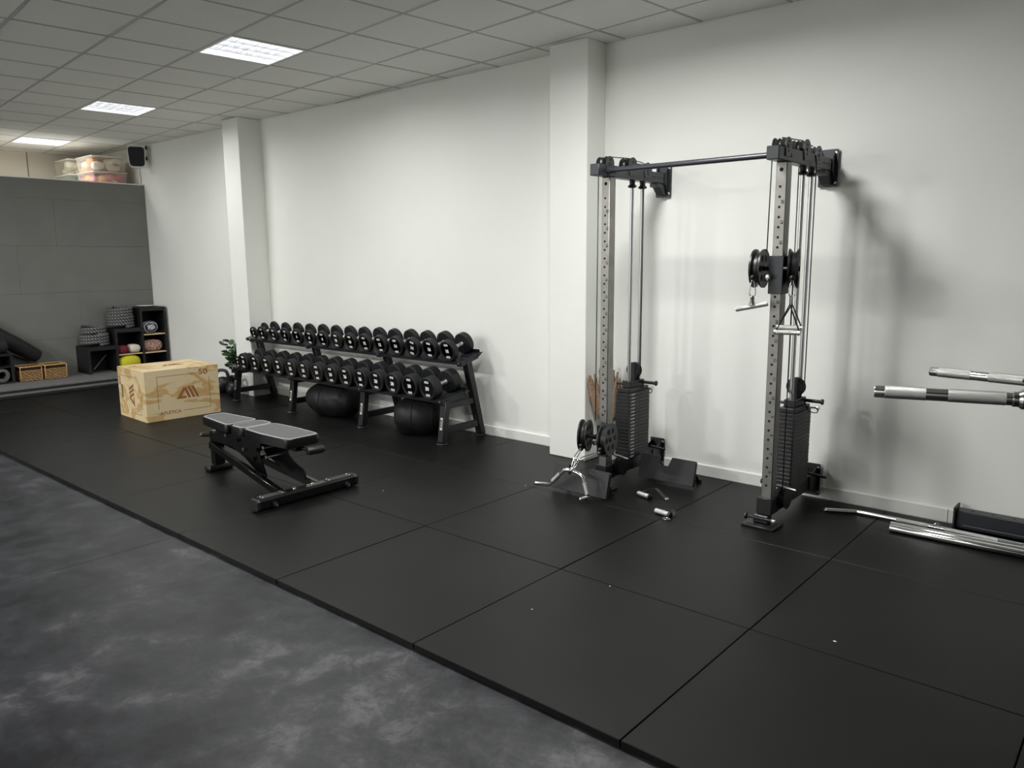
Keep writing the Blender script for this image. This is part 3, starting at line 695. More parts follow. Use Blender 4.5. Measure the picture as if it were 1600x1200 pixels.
def stripe_material(name, c1, c2, k, v, duty=0.5):
    m = bpy.data.materials.new(name); m.use_nodes = True; nt = m.node_tree; b = nt.nodes['Principled BSDF']; b.inputs['Roughness'].default_value = 0.75
    uv = nt.nodes.new('ShaderNodeUVMap'); sp = nt.nodes.new('ShaderNodeSeparateXYZ'); nt.links.new(uv.outputs[0], sp.inputs[0])
    a = nt.nodes.new('ShaderNodeMath'); a.operation = 'MULTIPLY'; a.inputs[1].default_value = k; nt.links.new(sp.outputs[0], a.inputs[0])
    c = nt.nodes.new('ShaderNodeMath'); c.operation = 'MULTIPLY_ADD'; c.inputs[1].default_value = v; nt.links.new(sp.outputs[1], c.inputs[0]); nt.links.new(a.outputs[0], c.inputs[2])
    f = nt.nodes.new('ShaderNodeMath'); f.operation = 'FRACT'; nt.links.new(c.outputs[0], f.inputs[0])
    g = nt.nodes.new('ShaderNodeMath'); g.operation = 'GREATER_THAN'; g.inputs[1].default_value = duty; nt.links.new(f.outputs[0], g.inputs[0])
    mx = nt.nodes.new('ShaderNodeMix'); mx.data_type = 'RGBA'; mx.inputs[6].default_value = lin(c1); mx.inputs[7].default_value = lin(c2); nt.links.new(g.outputs[0], mx.inputs[0]); nt.links.new(mx.outputs[2], b.inputs['Base Color'])
    return m
m_rope = stripe_material('battle_rope', (58, 59, 61), (132, 132, 132), 30.0, 2.0, 0.55)
def rope(c, turns, label):
    pts = []; z0 = c[2]; r = 0.0205
    for (R_, n) in turns:
        for k in range(int(n * 26)):
            a = 2 * pi * k / 26; pts.append(V(c[0] + R_ * cos(a), c[1] + R_ * sin(a), z0 + r + 2 * r * 0.93 * (k / 26)))
        z0 += n * 2 * r * 0.93
    bm = NB(); tube(bm, pts, r, 9, uvs=True); o = P('battle_rope', bm, m_rope, None, smooth='full'); recenter(o); tag(o, label, 'rope', 'coiled battle ropes')
rope((-8.50, 2.105, 0.461), [(0.155, 3.5), (0.132, 2.8)], 'coiled grey striped battle rope on the lowest shelf column')
rope((-8.50, 2.455, 0.673), [(0.148, 4.0), (0.138, 2.9)], 'coiled grey striped battle rope on the middle shelf column')
def cushion(name, loc, sx, sy, sz, m, label, tilt=0, n=2.6):
    bm = NB(); U, W_ = 20, 12
    def se(t, e): return math.copysign(abs(t) ** e, t)
    e = 2 / n; rings = []
    for j in range(1, W_):
        ph = -pi / 2 + pi * j / W_
        rings.append([bm.verts.new((sx * se(cos(ph), e) * se(cos(2 * pi * i / U), e), sy * se(cos(ph), e) * se(sin(2 * pi * i / U), e), sz * se(sin(ph), e))) for i in range(U)])
    lo = bm.verts.new((0, 0, -sz)); hi = bm.verts.new((0, 0, sz))
    for a, b in zip(rings, rings[1:]):
        for i in range(U): bm.faces.new((a[i], a[(i + 1) % U], b[(i + 1) % U], b[i]))
    for i in range(U): bm.faces.new((lo, rings[0][(i + 1) % U], rings[0][i])); bm.faces.new((hi, rings[-1][i], rings[-1][(i + 1) % U]))
    bmesh.ops.transform(bm, matrix=Matrix.Translation(loc) @ Matrix.Rotation(tilt, 4, 'X'), verts=bm.verts[:])
    o = P(name, bm, m, None, smooth='full'); recenter(o); tag(o, label, 'cushion'); return o
def wave_material(name, c1, c2, scale, dist, rot):
    m = bpy.data.materials.new(name); m.use_nodes = True; nt = m.node_tree; b = nt.nodes['Principled BSDF']; b.inputs['Roughness'].default_value = 0.85
    tc = nt.nodes.new('ShaderNodeTexCoord'); mp = nt.nodes.new('ShaderNodeMapping'); mp.inputs['Rotation'].default_value = rot; nt.links.new(tc.outputs['Object'], mp.inputs[0])
    wv = nt.nodes.new('ShaderNodeTexWave'); wv.inputs['Scale'].default_value = scale; wv.inputs['Distortion'].default_value = dist; wv.inputs['Detail'].default_value = 1.0; wv.inputs['Detail Scale'].default_value = 3; nt.links.new(mp.outputs[0], wv.inputs[0])
    r = nt.nodes.new('ShaderNodeValToRGB'); r.color_ramp.elements[0].position = 0.45; r.color_ramp.elements[1].position = 0.6; r.color_ramp.elements[0].color = lin(c1); r.color_ramp.elements[1].color = lin(c2)
    nt.links.new(wv.outputs['Fac'], r.inputs[0]); nt.links.new(r.outputs[0], b.inputs['Base Color']); return m
cushion('cushion', (-8.42, 2.79, 0.662), 0.08, 0.115, 0.083, wave_material('zigzag_fabric', (30, 32, 44), (196, 198, 206), 14, 3, (0.8, 0, 0)), 'round dark blue cushion with white stripes on the top shelf', 0.1, 2.3)
cushion('cushion', (-8.42, 2.805, 0.412), 0.09, 0.138, 0.081, mat('flower_fabric', (122, 62, 62), 0.9, var=(55, (214, 186, 168), 3)), 'oval red and cream patterned cushion on the middle shelf board', 0, 2.6)
cushion('cushion', (-8.40, 2.40, 0.391), 0.09, 0.075, 0.055, mat('maroon_fabric', (112, 30, 52), 0.85), 'folded maroon cushion beside the white one on the shelf', 0.1, 2.6)
cushion('cushion', (-8.40, 2.55, 0.395), 0.09, 0.078, 0.057, mat('offwhite_fabric', (222, 216, 204), 0.9), 'rounded off-white cushion beside the maroon one on the shelf', -0.1, 2.8)
cushion('cushion', (-8.38, 2.47, 0.215), 0.10, 0.145, 0.098, mat('yellow_fabric', (206, 200, 42), 0.8), 'bright yellow cushion at the bottom of the black shelf', 0, 2.4)

m_wick = mat('wicker', (196, 160, 112), 0.75, var=(60, (164, 124, 80))); m_wick2 = mat('wicker_dark', (58, 42, 26), 0.9)
def basket(x0, x1, y0, y1, z0, z1, label, fill):
    t = thing('wicker_basket', label, 'basket', ((x0 + x1) / 2, (y0 + y1) / 2, z0), 0, 'wicker baskets on the mats')
    i = 0.012; bm = NB()
    for a in ((x0 + i, x1 - i, y0 + i, y1 - i, z0, z0 + 0.006), (x0 + i, x0 + i + .004, y0 + i, y1 - i, z0, z1 - .01), (x1 - i - .004, x1 - i, y0 + i, y1 - i, z0, z1 - .01), (x0 + i, x1 - i, y0 + i, y0 + i + .004, z0, z1 - .01), (x0 + i, x1 - i, y1 - i - .004, y1 - i, z0, z1 - .01)): box(bm, *a)
    P('liner', bm, m_wick2, t)
    bm = NB(); loop = [(x0, y0), (x1, y0), (x1, y1), (x0, y1)]
    for x, y in loop: tube(bm, [(x, y, z0 + 0.004), (x, y, z1)], 0.006, 6)
    tube(bm, [(p[0], p[1], z1) for p in rounded(loop, 0.02, 2)], 0.0105, 7, closed=True)
    P('rim', bm, m_wick, t, smooth='full')
    bm = NB(); n = int((z1 - z0 - 0.03) / 0.019)
    for k in range(n):
        z = z0 + 0.01 + k * 0.019
        for (xa, ya), (xb, yb) in zip(loop, loop[1:] + loop[:1]):
            L = math.hypot(xb - xa, yb - ya); m_ = int(L / 0.024); pts = []
            nx, ny = (yb - ya) / L, -(xb - xa) / L
            for q in range(m_ + 1):
                u = q / m_; o = 0.006 * (1 if (q + k) % 2 else -1); pts.append((xa + (xb - xa) * u + nx * o, ya + (yb - ya) * u + ny * o, z))
            tube(bm, pts, 0.006, 5)
    P('weave', bm, m_wick, t, kind='stuff')
    if fill:
        for j in range(3):
            bm = NB(); cyl(bm, (x0 + .05, y0 + .05 + j * .06, z1 - .045), (x1 - .04, y0 + .06 + j * .06, z1 - .03), 0.022, seg=10); P('contents', bm, mat('orange_cloth', (176, 84, 44), 0.8), t, smooth=True)
basket(-8.58, -8.345, 1.165, 1.40, ZM + 0.001, 0.285, 'left wicker basket on the mats, under the black bolster', False)
basket(-8.57, -8.335, 1.435, 1.68, ZM + 0.001, 0.285, 'right wicker basket on the mats with orange cloth inside', True)
# storage cube, roller, bolster at the left edge
t = thing('storage_cube', 'black open storage cube at the left edge of the picture', 'shelf', (-8.5, 0.85, ZM))
for nm, a in (('side_panel', (-8.70, -8.33, 1.075, 1.1, ZM, 0.44)), ('side_panel', (-8.70, -8.33, 0.60, 0.625, ZM, 0.44)), ('top_board', (-8.70, -8.33, 0.60, 1.10, 0.4405, 0.47)), ('bottom_board', (-8.70, -8.33, 0.626, 1.074, ZM, ZM + 0.02)), ('back_panel', (-8.71, -8.7005, 0.60, 1.10, ZM, 0.44)), ('shelf_board', (-8.69, -8.34, 0.626, 1.074, 0.30, 0.318))):
    bm = NB(); box(bm, *a, 0.002); P(nm, bm, m_shf, t)
bm = NB(); lathe(bm, [(0, 0.045), (0.005, 0.08), (0.33, 0.08), (0.335, 0.045), (0.30, 0.045), (0.02, 0.044), (0.0, 0.0445)], (-8.68, 0.975, ZM + 0.1015), (1, 0, 0), 24); o = P('foam_roller', bm, mat('grey_roller', (96, 96, 94), 0.8), None, smooth=True); recenter(o); tag(o, 'hollow grey foam roller lying inside the black storage cube', 'foam roller')
bm = NB(); A = V(-8.61, 1.47, 0.365); B = V(-8.61, 0.62, 0.955); L = (B - A).length
lathe(bm, [(0, 0), (0, 0.05), (0.015, 0.075), (0.06, 0.085), (0.3, 0.10), (L - 0.05, 0.105), (L - 0.01, 0.08), (L, 0)], A, B - A, 28); o = P('bolster', bm, mat('navy_fabric', (26, 26, 30), 0.8), None, smooth=True); recenter(o); tag(o, 'long black bolster leaning over the left basket and storage cube', 'bolster')
bm = NB(); lathe(bm, [(0, 0), (0.0, 0.06), (0.02, 0.085), (0.44, 0.085), (0.46, 0.06), (0.46, 0)], (-8.42, 0.61, 0.5555), (0, 1, 0), 24); o = P('rolled_mat', bm, mat('black_foam', (24, 24, 27), 0.8), None, smooth=True); recenter(o); tag(o, 'black rolled mat lying on top of the storage cube', 'mat')

# loft boxes and speaker
def tub(x0, y0, z0, w_, d_, h_, label, tint, cols):
    t = thing('storage_tub', label, 'storage box', (x0 - d_ / 2, y0 + w_ / 2, z0), 0, 'clear plastic storage boxes on the loft')
    m = mat('clear_plastic_' + str(tint), tint, 0.25, alpha=0.3); bm = NB()
    def ring(s, z): return [(x0 - d_ * s, y0 + w_ * s, z), (x0 - d_ * (1 - s), y0 + w_ * s, z), (x0 - d_ * (1 - s), y0 + w_ * (1 - s), z), (x0 - d_ * s, y0 + w_ * (1 - s), z)]
    a = [bm.verts.new(p) for p in ring(0.06, z0)]; b = [bm.verts.new(p) for p in ring(0.015, z0 + h_ - 0.012)]
    bm.faces.new(a)
    for i in range(4): bm.faces.new((a[i], a[(i + 1) % 4], b[(i + 1) % 4], b[i]))
    P('tub', bm, m, t)
    bm = NB(); box(bm, x0 - d_, x0, y0, y0 + w_, z0 + h_ - 0.012, z0 + h_, 0.004); P('lid', bm, mat('clear_lid', (232, 228, 218), 0.3, alpha=0.75), t)
    r = random.Random(str(label)); 
    for c in cols:
        bm = NB()
        for q in range(8):
            cx, cy = x0 - d_ * r.uniform(.12, .85), y0 + w_ * r.uniform(.14, .86); cz = z0 + h_ * r.uniform(.2, .75); s = r.uniform(.07, .11)
            bmesh.ops.create_icosphere(bm, subdivisions=2, radius=1, matrix=Matrix.Translation((cx, cy, cz)) @ Matrix.Rotation(r.uniform(0, 3), 4, 'Z') @ Matrix.Diagonal((s * .95, s * .9, s * 0.6, 1)))
        for v in bm.verts:
            v.co.x = min(max(v.co.x, x0 - d_ * .92), x0 - d_ * .07); v.co.y = min(max(v.co.y, y0 + w_ * .08), y0 + w_ * .92); v.co.z = min(max(v.co.z, z0 + 0.004), z0 + h_ - 0.016)
        P('contents', bm, mat('toy_' + str(c), c, 0.8), t, smooth='full')
zL = 2.531
tub(-8.88, 2.43, zL, 0.45, 0.56, 0.215, 'clear box of pink and yellow things, lower front one on the loft', (232, 205, 200), [(214, 120, 120), (226, 178, 80), (226, 150, 150), (240, 225, 190)])
tub(-8.88, 2.43, zL + 0.216, 0.45, 0.56, 0.205, 'clear box of white and orange things, upper front one on the loft', (228, 218, 208), [(236, 226, 200), (224, 160, 90), (230, 225, 210), (120, 100, 110)])
tub(-9.52, 2.36, zL, 0.44, 0.52, 0.215, 'greenish clear box, lower rear one on the loft', (190, 205, 188), [(120, 150, 130), (150, 170, 150)])
tub(-9.52, 2.36, zL + 0.216, 0.44, 0.52, 0.205, 'pale clear box, upper rear one on the loft', (205, 200, 180), [(200, 195, 175), (180, 178, 160)])
bm = NB(); box(bm, -8.99, -8.87, 2.2, 2.99, zL, zL + 0.02, 0.002)
bmesh.ops.delete(bm, geom=bm.verts[:], context='VERTS')
box(bm, -8.866, -8.862, 2.62, 2.98, zL, zL + 0.05); o = P('board', bm, m_trim, None); recenter(o); tag(o, 'low pale board standing in front of the loft boxes', 'board')
bm = NB(); cyl(bm, (-8.80, 3.0, 2.592), (-8.80, 3.0, 3.09), 0.011, seg=8); o = P('conduit', bm, m_trim, None, smooth=True); recenter(o); tag(o, 'thin white conduit in the corner above the partition', 'pipe')
# loudspeaker on the wall
SPK = thing('wall_speaker', 'white wall speaker with black grille high up near the partition', 'speaker', (-8.52, 2.90, 2.79))
yaw = math.atan2(-4.9, 10.9)
Tm = Matrix.Translation((-8.50, 2.855, 2.925)) @ Matrix.Rotation(yaw - 0.06, 4, 'Z')
out = rounded([(-0.112, 0.135), (-0.095, -0.135), (0.095, -0.135), (0.105, 0.135)], 0.045, 5)
bm = NB(); prism(bm, out, Tm @ axes((-0.10, 0, 0), (0, 1, 0), (0, 0, 1), (1, 0, 0)), 0.15, 0.012); P('cabinet', bm, m_trim, SPK, smooth=True)
bm = NB(); prism(bm, [(p[0] * 0.93, p[1] * 0.93) for p in out], Tm @ axes((0.048, 0, 0), (0, 1, 0), (0, 0, 1), (1, 0, 0)), 0.006, 0.003); P('grille', bm, mat('grille_black', (14, 16, 22), 0.6), SPK)
bm = NB(); box(bm, -8.62, -8.56, 2.93, 3.018, 2.90, 2.95, 0.004); P('bracket', bm, m_blk, SPK)
bm = NB(); cyl(bm, Tm @ V(0.02, 0.12, 0.10), Tm @ V(0.02, 0.12, 0.15), 0.014, seg=10); P('knob', bm, m_blk, SPK)

# ================================================================== wall-mounted cable machine
CR, CL = 0.53, -0.612
TR = thing('cable_machine', 'black and silver wall-mounted double cable machine with pull-up bar', 'cable machine', ((CR + CL) / 2, 2.6, 0))
m_num = mat('etched_digits', (40, 40, 40), 0.6); m_plate = mat('stack_plate', (30, 31, 33), 0.42, bump=(200, 0.04)); m_tag = mat('stack_label', (176, 176, 172), 0.5)
def wheel_big(cx, cy, cz, parent, rot, R_=0.108, w_=0.05):
    WM = Matrix.Translation((cx, cy, cz)) @ Matrix.Rotation(rot, 4, 'Z') @ Matrix.Translation((-cx, -cy, -cz))
    def W(b): bmesh.ops.transform(b, matrix=WM, verts=b.verts[:]); return b
    """grooved pulley wheel, axis along x, two rims with slots between"""
    bm = NB(); lathe(bm, [(-w_ / 2, 0.02), (-w_ / 2, R_ * 0.8), (-w_ / 2 - 0.004, R_), (-w_ / 2 + 0.006, R_), (-0.008, R_ * 0.84), (0.008, R_ * 0.84), (w_ / 2 - 0.006, R_), (w_ / 2 + 0.004, R_), (w_ / 2, R_ * 0.8), (w_ / 2, 0.02)], (cx, cy, cz), (1, 0, 0), 36)
    o = P('pulley_wheel', W(bm), m_plas, parent, smooth=True)
    for k in range(6):
        a = 2 * pi * k / 6
        for s in (-1, 1):
            bm = NB(); x = cx + s * (w_ / 2 + 0.0006)
            poly = []
            for rr, da in ((R_ * .42, -.2), (R_ * .7, -.28), (R_ * .74, 0), (R_ * .7, .28), (R_ * .42, .2)): poly.append((cos(a + da) * rr, sin(a + da) * rr))
            prism(bm, poly, axes((x, cy, cz), (0, 1, 0), (0, 0, 1), (1, 0, 0)), 0.0006 * s if s > 0 else -0.0006); P('spoke_slot', W(bm), m_dark, o)
    bm = NB(); cyl(bm, (cx - w_ / 2 - 0.008, cy, cz), (cx + w_ / 2 + 0.008, cy, cz), 0.014, seg=12); P('axle', W(bm), m_blk, o, smooth=True)
    return o
STOPS = []
def unit(cx, zc, low, side):
    # beams
    bm = NB(); box(bm, cx - 0.035, cx + 0.035, 2.145, 2.995, 2.062, 2.134, 0.004); tb = P('top_beam', bm, m_beam, TR, smooth=True)
    for k in range(6):
        bm = NB(); cyl(bm, (cx + 0.0345, 2.80 + 0.028 * k, 2.098), (cx + 0.0356, 2.80 + 0.028 * k, 2.098), 0.006, seg=10); P('hole', bm, m_dark, tb)
    for yy in (2.235, 2.315):
        bm = NB(); box(bm, cx + 0.034, cx + 0.0405, yy - 0.011, yy + 0.011, 2.085, 2.107, 0.002); P('nut', bm, m_blk, tb)
    bm = NB(); box(bm, cx - 0.033, cx + 0.033, 2.36, 2.995, 0.075, 0.165, 0.004); P('bottom_beam', bm, m_blk, TR, smooth=True)
    # wall brackets
    for z0, z1, zb0, zb1, sg in ((1.972, 2.195, 2.055, 2.141, -1), (0.015, 0.225, 0.07, 0.17, 1)):
        bm = NB(); prism(bm, rounded([(cx - 0.058, z0), (cx + 0.058, z0), (cx + 0.058, z1), (cx - 0.058, z1)], 0.008, 2), axes((0, 3.0035, 0), (1, 0, 0), (0, 0, 1), (0, -1, 0)), 0.006)
        for s in (-1, 1):
            xx = cx + s * 0.0385
            y0_ = 2.95 if sg < 0 else 2.87
            poly = [(y0_, zb0), (y0_, zb1), (y0_ + 0.015, zb1), (2.9965, z1 - 0.015), (2.9965, z0 + 0.015), (y0_ + 0.015, zb0)]
            prism(bm, poly, axes((xx - 0.0025, 0, 0), (0, 1, 0), (0, 0, 1), (1, 0, 0)), 0.005)
        if sg < 0: prism(bm, [(2.865, 2.0605), (2.865, 2.038), (2.91, 2.032), (2.96, 1.985), (2.9965, 1.985), (2.9965, 2.0605)], axes((cx - 0.03, 0, 0), (0, 1, 0), (0, 0, 1), (1, 0, 0)), 0.06)
        wb = P('wall_bracket', bm, m_beam if sg < 0 else m_blk, TR)
        for zz in (z0 + 0.025, z1 - 0.025):
            bm = NB(); lathe(bm, [(0, 0.011), (0.005, 0.009), (0.007, 0)], (cx + 0.045, 2.997, zz), (0, -1, 0), 8); P('anchor_bolt', bm, m_bolt, wb)
    # post with holes and numbers
    bm = NB(); box(bm, cx - 0.031, cx + 0.031, 2.275, 2.345, 0.10, 2.0615, 0.004); post = P('post', bm, m_zinc, TR, smooth=True)
    bm = NB(); n = 0
    z = 1.93
    while z > 0.24:
        cyl(bm, (cx - 0.003, 2.2742, z), (cx - 0.003, 2.2755, z), 0.0075, seg=10); n += 1; z -= 0.0545
    cyl(bm, (cx, 2.2742, 2.02), (cx, 2.2755, 2.02), 0.011, seg=12)
    P('hole', bm, m_dark, post, kind='stuff')
    z = 1.93 - 0.0545 * 1.5; k = 20
    while z > 0.25 and k > 0:
        text('number', str(k), 0.022, m_num, post, axes((cx + 0.014, 2.2745, z), (0, 0, -1), (1, 0, 0), (0, -1, 0)), bold=0.0008, depth=0.0004); z -= 0.109; k -= 1
    # foot: sleeve, lock pin and base plate
    bm = NB(); box(bm, cx - 0.05, cx + 0.04, 2.258, 2.37, 0.068, 0.166, 0.004); P('foot_sleeve', bm, m_blk, TR, smooth=True)
    bm = NB(); box(bm, cx - 0.11, cx + 0.085, 2.19, 2.34, 0.0, 0.014, 0.004); box(bm, cx - 0.085, cx + 0.06, 2.215, 2.315, 0.014, 0.017, 0.001); bp = P('base_plate', bm, m_blk, TR, smooth=True)
    bm = NB(); box(bm, cx - 0.06, cx + 0.03, 2.24, 2.30, 0.017, 0.066, 0.006); P('foot_block', bm, m_blk, bp)
    bm = NB(); cyl(bm, (cx - 0.09, 2.232, 0.05), (cx + 0.06, 2.232, 0.05), 0.008, seg=10); P('lock_pin', bm, m_blkg, TR, smooth=True)
    bm = NB(); lathe(bm, [(0, 0.008), (0.004, 0.018), (0.014, 0.018), (0.018, 0.01)], (cx - 0.108, 2.232, 0.05), (1, 0, 0), 14); P('pin_knob', bm, m_blk, TR, smooth=True)
    bm = NB(); lathe(bm, [(0, 0.008), (0.002, 0.0115), (0.02, 0.0115), (0.024, 0.006)], (cx + 0.056, 2.232, 0.05), (1, 0, 0), 12); P('pin_tip', bm, m_chr, TR, smooth=True)
    # top pulleys
    for yy, zz, rr in ((2.265, 2.142, 0.042), (2.535, 2.15, 0.05), (2.725, 2.135, 0.048)):
        bm = NB(); lathe(bm, [(-0.012, 0.008), (-0.012, rr), (-0.003, rr * 0.86), (0.003, rr * 0.86), (0.012, rr), (0.012, 0.008)], (cx, yy, zz), (1, 0, 0), 24); pw = P('top_pulley', bm, m_plas, TR, smooth=True)
        for s in (-1, 1):
            bm = NB(); pts = [(yy + (rr + .003) * cos(a), zz + (rr + .003) * sin(a)) for a in [radians(-20 + 220 * k / 12) for k in range(13)]] + [(yy - rr * .7, 2.085), (yy + rr * .7, 2.085)]
            prism(bm, pts, axes((cx + s * 0.0375 - 0.0022, 0, 0), (0, 1, 0), (0, 0, 1), (1, 0, 0)), 0.0044); P('pulley_plate', bm, m_beam, pw)
            for dz, r2 in ((0.022, .008), (-0.004, .010), (-0.028, .007)):
                bm = NB(); cyl(bm, (cx + s * 0.0397, yy, zz + dz), (cx + s * 0.0403, yy, zz + dz), r2, seg=10); P('plate_hole', bm, m_dark, pw)
        bm = NB(); cyl(bm, (cx - 0.043, yy, zz - 0.004), (cx + 0.043, yy, zz - 0.004), 0.009, seg=10); P('axle', bm, m_blk, pw)
    # guide rods and weight stack
    for yy in (2.59, 2.72):
        bm = NB(); cyl(bm, (cx, yy, 0.16), (cx, yy, 2.02), 0.0125, seg=16); rod = P('guide_rod', bm, m_rod, TR, smooth=True)
        bm = NB(); lathe(bm, [(0, 0.014), (0.004, 0.026), (0.012, 0.03), (0.02, 0.024), (0.024, 0.018), (0.046, 0.02), (0.05, 0.02)], (cx, yy, 2.012), (0, 0, 1), 12); P('rod_collar', bm, m_blk, rod, smooth=True)
    N = 19; z0 = 0.168; ph = 0.0243
    bm = NB(); box(bm, -0.054, 0.054, -0.135, 0.135, 0.0004, ph - 0.0008, 0.0022); bmesh.ops.recalc_face_normals(bm, faces=bm.faces[:]); me = bpy.data.meshes.new('weight_plate'); bm.to_mesh(me); bm.free(); me.materials.append(m_plate)
    bm = NB(); box(bm, 0.0541, 0.0546, -0.105, -0.06, 0.007, 0.017); tm = bpy.data.meshes.new('plate_label'); bm.to_mesh(tm); bm.free(); tm.materials.append(m_tag)
    bm = NB(); cyl(bm, (0.0538, 0.0, 0.012), (0.0546, 0.0, 0.012), 0.0042, seg=8); hm = bpy.data.meshes.new('pin_hole'); bm.to_mesh(hm); bm.free(); hm.materials.append(m_dark)
    inv = world_m(TR).inverted()
    for k in range(N):
        p = bpy.data.objects.new('weight_plate', me); COL.objects.link(p); p.parent = TR; p.location = inv @ V(cx + random.uniform(-.0006, .0006), 2.645, z0 + k * ph)
        for nm, mm in (('pin_hole', hm),) + ((('plate_label', tm),) if low else ()):
            c = bpy.data.objects.new(nm, mm); COL.objects.link(c); c.parent = p
    zt_ = z0 + N * ph
    bm = NB(); box(bm, cx - 0.05, cx + 0.05, 2.52, 2.77, zt_ + 0.0005, zt_ + 0.03, 0.004); box(bm, cx - 0.035, cx + 0.035, 2.56, 2.74, zt_ + 0.03, zt_ + 0.075, 0.004); hp = P('stack_head', bm, m_blk, TR)
    bm = NB(); cyl(bm, (cx - 0.085, 2.57, zt_ + 0.055), (cx + 0.03, 2.57, zt_ + 0.055), 0.009, seg=10); cyl(bm, (cx, 2.72, zt_ + 0.055), (cx + 0.135, 2.72, zt_ + 0.055), 0.011, seg=10); lathe(bm, [(0, 0.011), (0.003, 0.018), (0.012, 0.018), (0.014, 0.01)], (cx + 0.132, 2.72, zt_ + 0.055), (1, 0, 0), 12); P('loading_peg', bm, m_blk, hp, smooth=True)
    bm = NB(); cyl(bm, (cx + 0.03, 2.70, zt_ + 0.018), (cx + 0.12, 2.70, zt_ + 0.018), 0.0055, seg=8); lathe(bm, [(0, 0.006), (0.003, 0.014), (0.012, 0.014), (0.016, 0.006)], (cx + 0.115, 2.70, zt_ + 0.018), (1, 0, 0), 12); P('selector_pin', bm, m_chr, hp, smooth=True)
    bm = NB(); tube(bm, smooth_pts([(cx + 0.02, 2.66, zt_ + 0.10), (cx + 0.045, 2.68, zt_ + 0.06), (cx + 0.07, 2.69, zt_ - 0.0), (cx + 0.115, 2.695, zt_ - 0.01), (cx + 0.125, 2.70, zt_ + 0.012)], 5), 0.003, 6); P('pin_cord', bm, m_cable, hp, smooth='full')
    # travelling pulley above the stack
    zp = zt_ + 0.145
    bm = NB(); lathe(bm, [(-0.013, 0.008), (-0.013, 0.056), (-0.004, 0.049), (0.004, 0.049), (0.013, 0.056), (0.013, 0.008)], (cx, 2.655, zp), (0, 1, 0), 24); tp = P('stack_pulley', bm, m_plas, TR, smooth=True)
    bm = NB()
    for s in (-1, 1): prism(bm, [(cx + 0.047 * cos(a), zp + 0.047 * sin(a)) for a in [radians(-30 + 240 * k / 12) for k in range(13)]] + [(cx - 0.02, zt_ + 0.07), (cx + 0.02, zt_ + 0.07)], axes((0, 2.655 + s * 0.017 + 0.002, 0), (1, 0, 0), (0, 0, 1), (0, -1, 0)), 0.004)
    P('pulley_cheek', bm, m_blk, tp)
    # adjustable carriage on the post
    bm = NB(); box(bm, cx - 0.042, cx + 0.04, 2.262, 2.358, zc - 0.105, zc + 0.105, 0.003); cg = P('carriage', bm, m_beam, TR, smooth=True)
    bm = NB(); cyl(bm, (cx - 0.03, 2.262, zc - 0.01), (cx - 0.03, 2.235, zc - 0.01), 0.007, seg=10); lathe(bm, [(0, 0), (0.003, 0.012), (0.012, 0.018), (0.022, 0.014), (0.026, 0)], (cx - 0.03, 2.238, zc - 0.01), (0, -1, 0), 14); P('pull_pin', bm, m_bolt, cg, smooth=True)
    wy = 2.212 if low else 2.275
    bm = NB(); cyl(bm, (cx - 0.13, wy, zc + 0.035), (cx + 0.11, wy, zc + 0.035), 0.011, seg=10); box(bm, cx - 0.03, cx + 0.028, wy - 0.008, 2.265, zc + 0.02, zc + 0.05); P('swivel_axle', bm, m_blk, cg, smooth=True)
    for ox, rt_ in ((-0.10, radians(20 if low else 6)), (0.078 if low else 0.095, radians(9 if low else 18))):
        wheel_big(cx + ox, wy, zc + 0.035, TR, rt_)
        px_, py_ = cx + ox + sin(rt_) * 0.112, wy - cos(rt_) * 0.112
        bm = NB(); bmesh.ops.create_icosphere(bm, subdivisions=2, radius=0.016, matrix=Matrix.Translation((px_, py_, zc - 0.012))); P('cable_stop', bm, m_plas, TR, smooth='full')
        bm = NB(); lathe(bm, [(0, 0.007), (0.006, 0.010), (0.012, 0.006)], (px_, py_, zc - 0.034), (0, 0, 1), 10); P('cable_end', bm, m_chr, TR, smooth=True)
        STOPS.append(V(px_, py_, zc - 0.032))
    # low pulley
    bm = NB(); lathe(bm, [(-0.014, 0.01), (-0.014, 0.07), (-0.004, 0.06), (0.004, 0.06), (0.014, 0.07), (0.014, 0.01)], (cx + 0.055, 2.43, 0.145), (1, 0, 0), 28); lp = P('low_pulley', bm, m_plas, TR, smooth=True)
    bm = NB(); prism(bm, rounded([(2.36, 0.075), (2.50, 0.075), (2.50, 0.19), (2.45, 0.22), (2.37, 0.19)], 0.015, 2), axes((cx + 0.0335, 0, 0), (0, 1, 0), (0, 0, 1), (1, 0, 0)), 0.005); P('pulley_plate', bm, m_blk, lp)
    bm = NB(); cyl(bm, (cx - 0.075, 2.40, 0.225), (cx + 0.125, 2.40, 0.205), 0.007, seg=10); P('storage_pin', bm, m_rod, TR, smooth=True)
    bm = NB(); lathe(bm, [(0, 0.006), (0.003, 0.015), (0.01, 0.015), (0.013, 0.006)], (cx - 0.088, 2.40, 0.226), (1, 0, 0), 10); P('pin_knob', bm, m_blk, TR)
    bm = NB(); cyl(bm, (cx + 0.02, 2.87, 0.19), (cx + 0.14, 2.87, 0.18), 0.009, seg=10); P('band_peg', bm, m_blk, TR, smooth=True)
    # cables
    C_ = lambda pts: (lambda b: (tube(b, pts, 0.0032, 6), P('cable', b, m_cable, TR, smooth='full')))(NB())
    C_([(cx - 0.052, 2.268, 2.15), (cx - 0.06, 2.272, zc + 0.13)])
    C_([(cx - 0.05, 2.655, 2.15), (cx - 0.05, 2.655, zp)]); C_([(cx + 0.05, 2.655, 2.1), (cx + 0.05, 2.655, zp)])
    C_([(cx, 2.265, 2.186), (cx, 2.535, 2.20), (cx, 2.725, 2.185)])
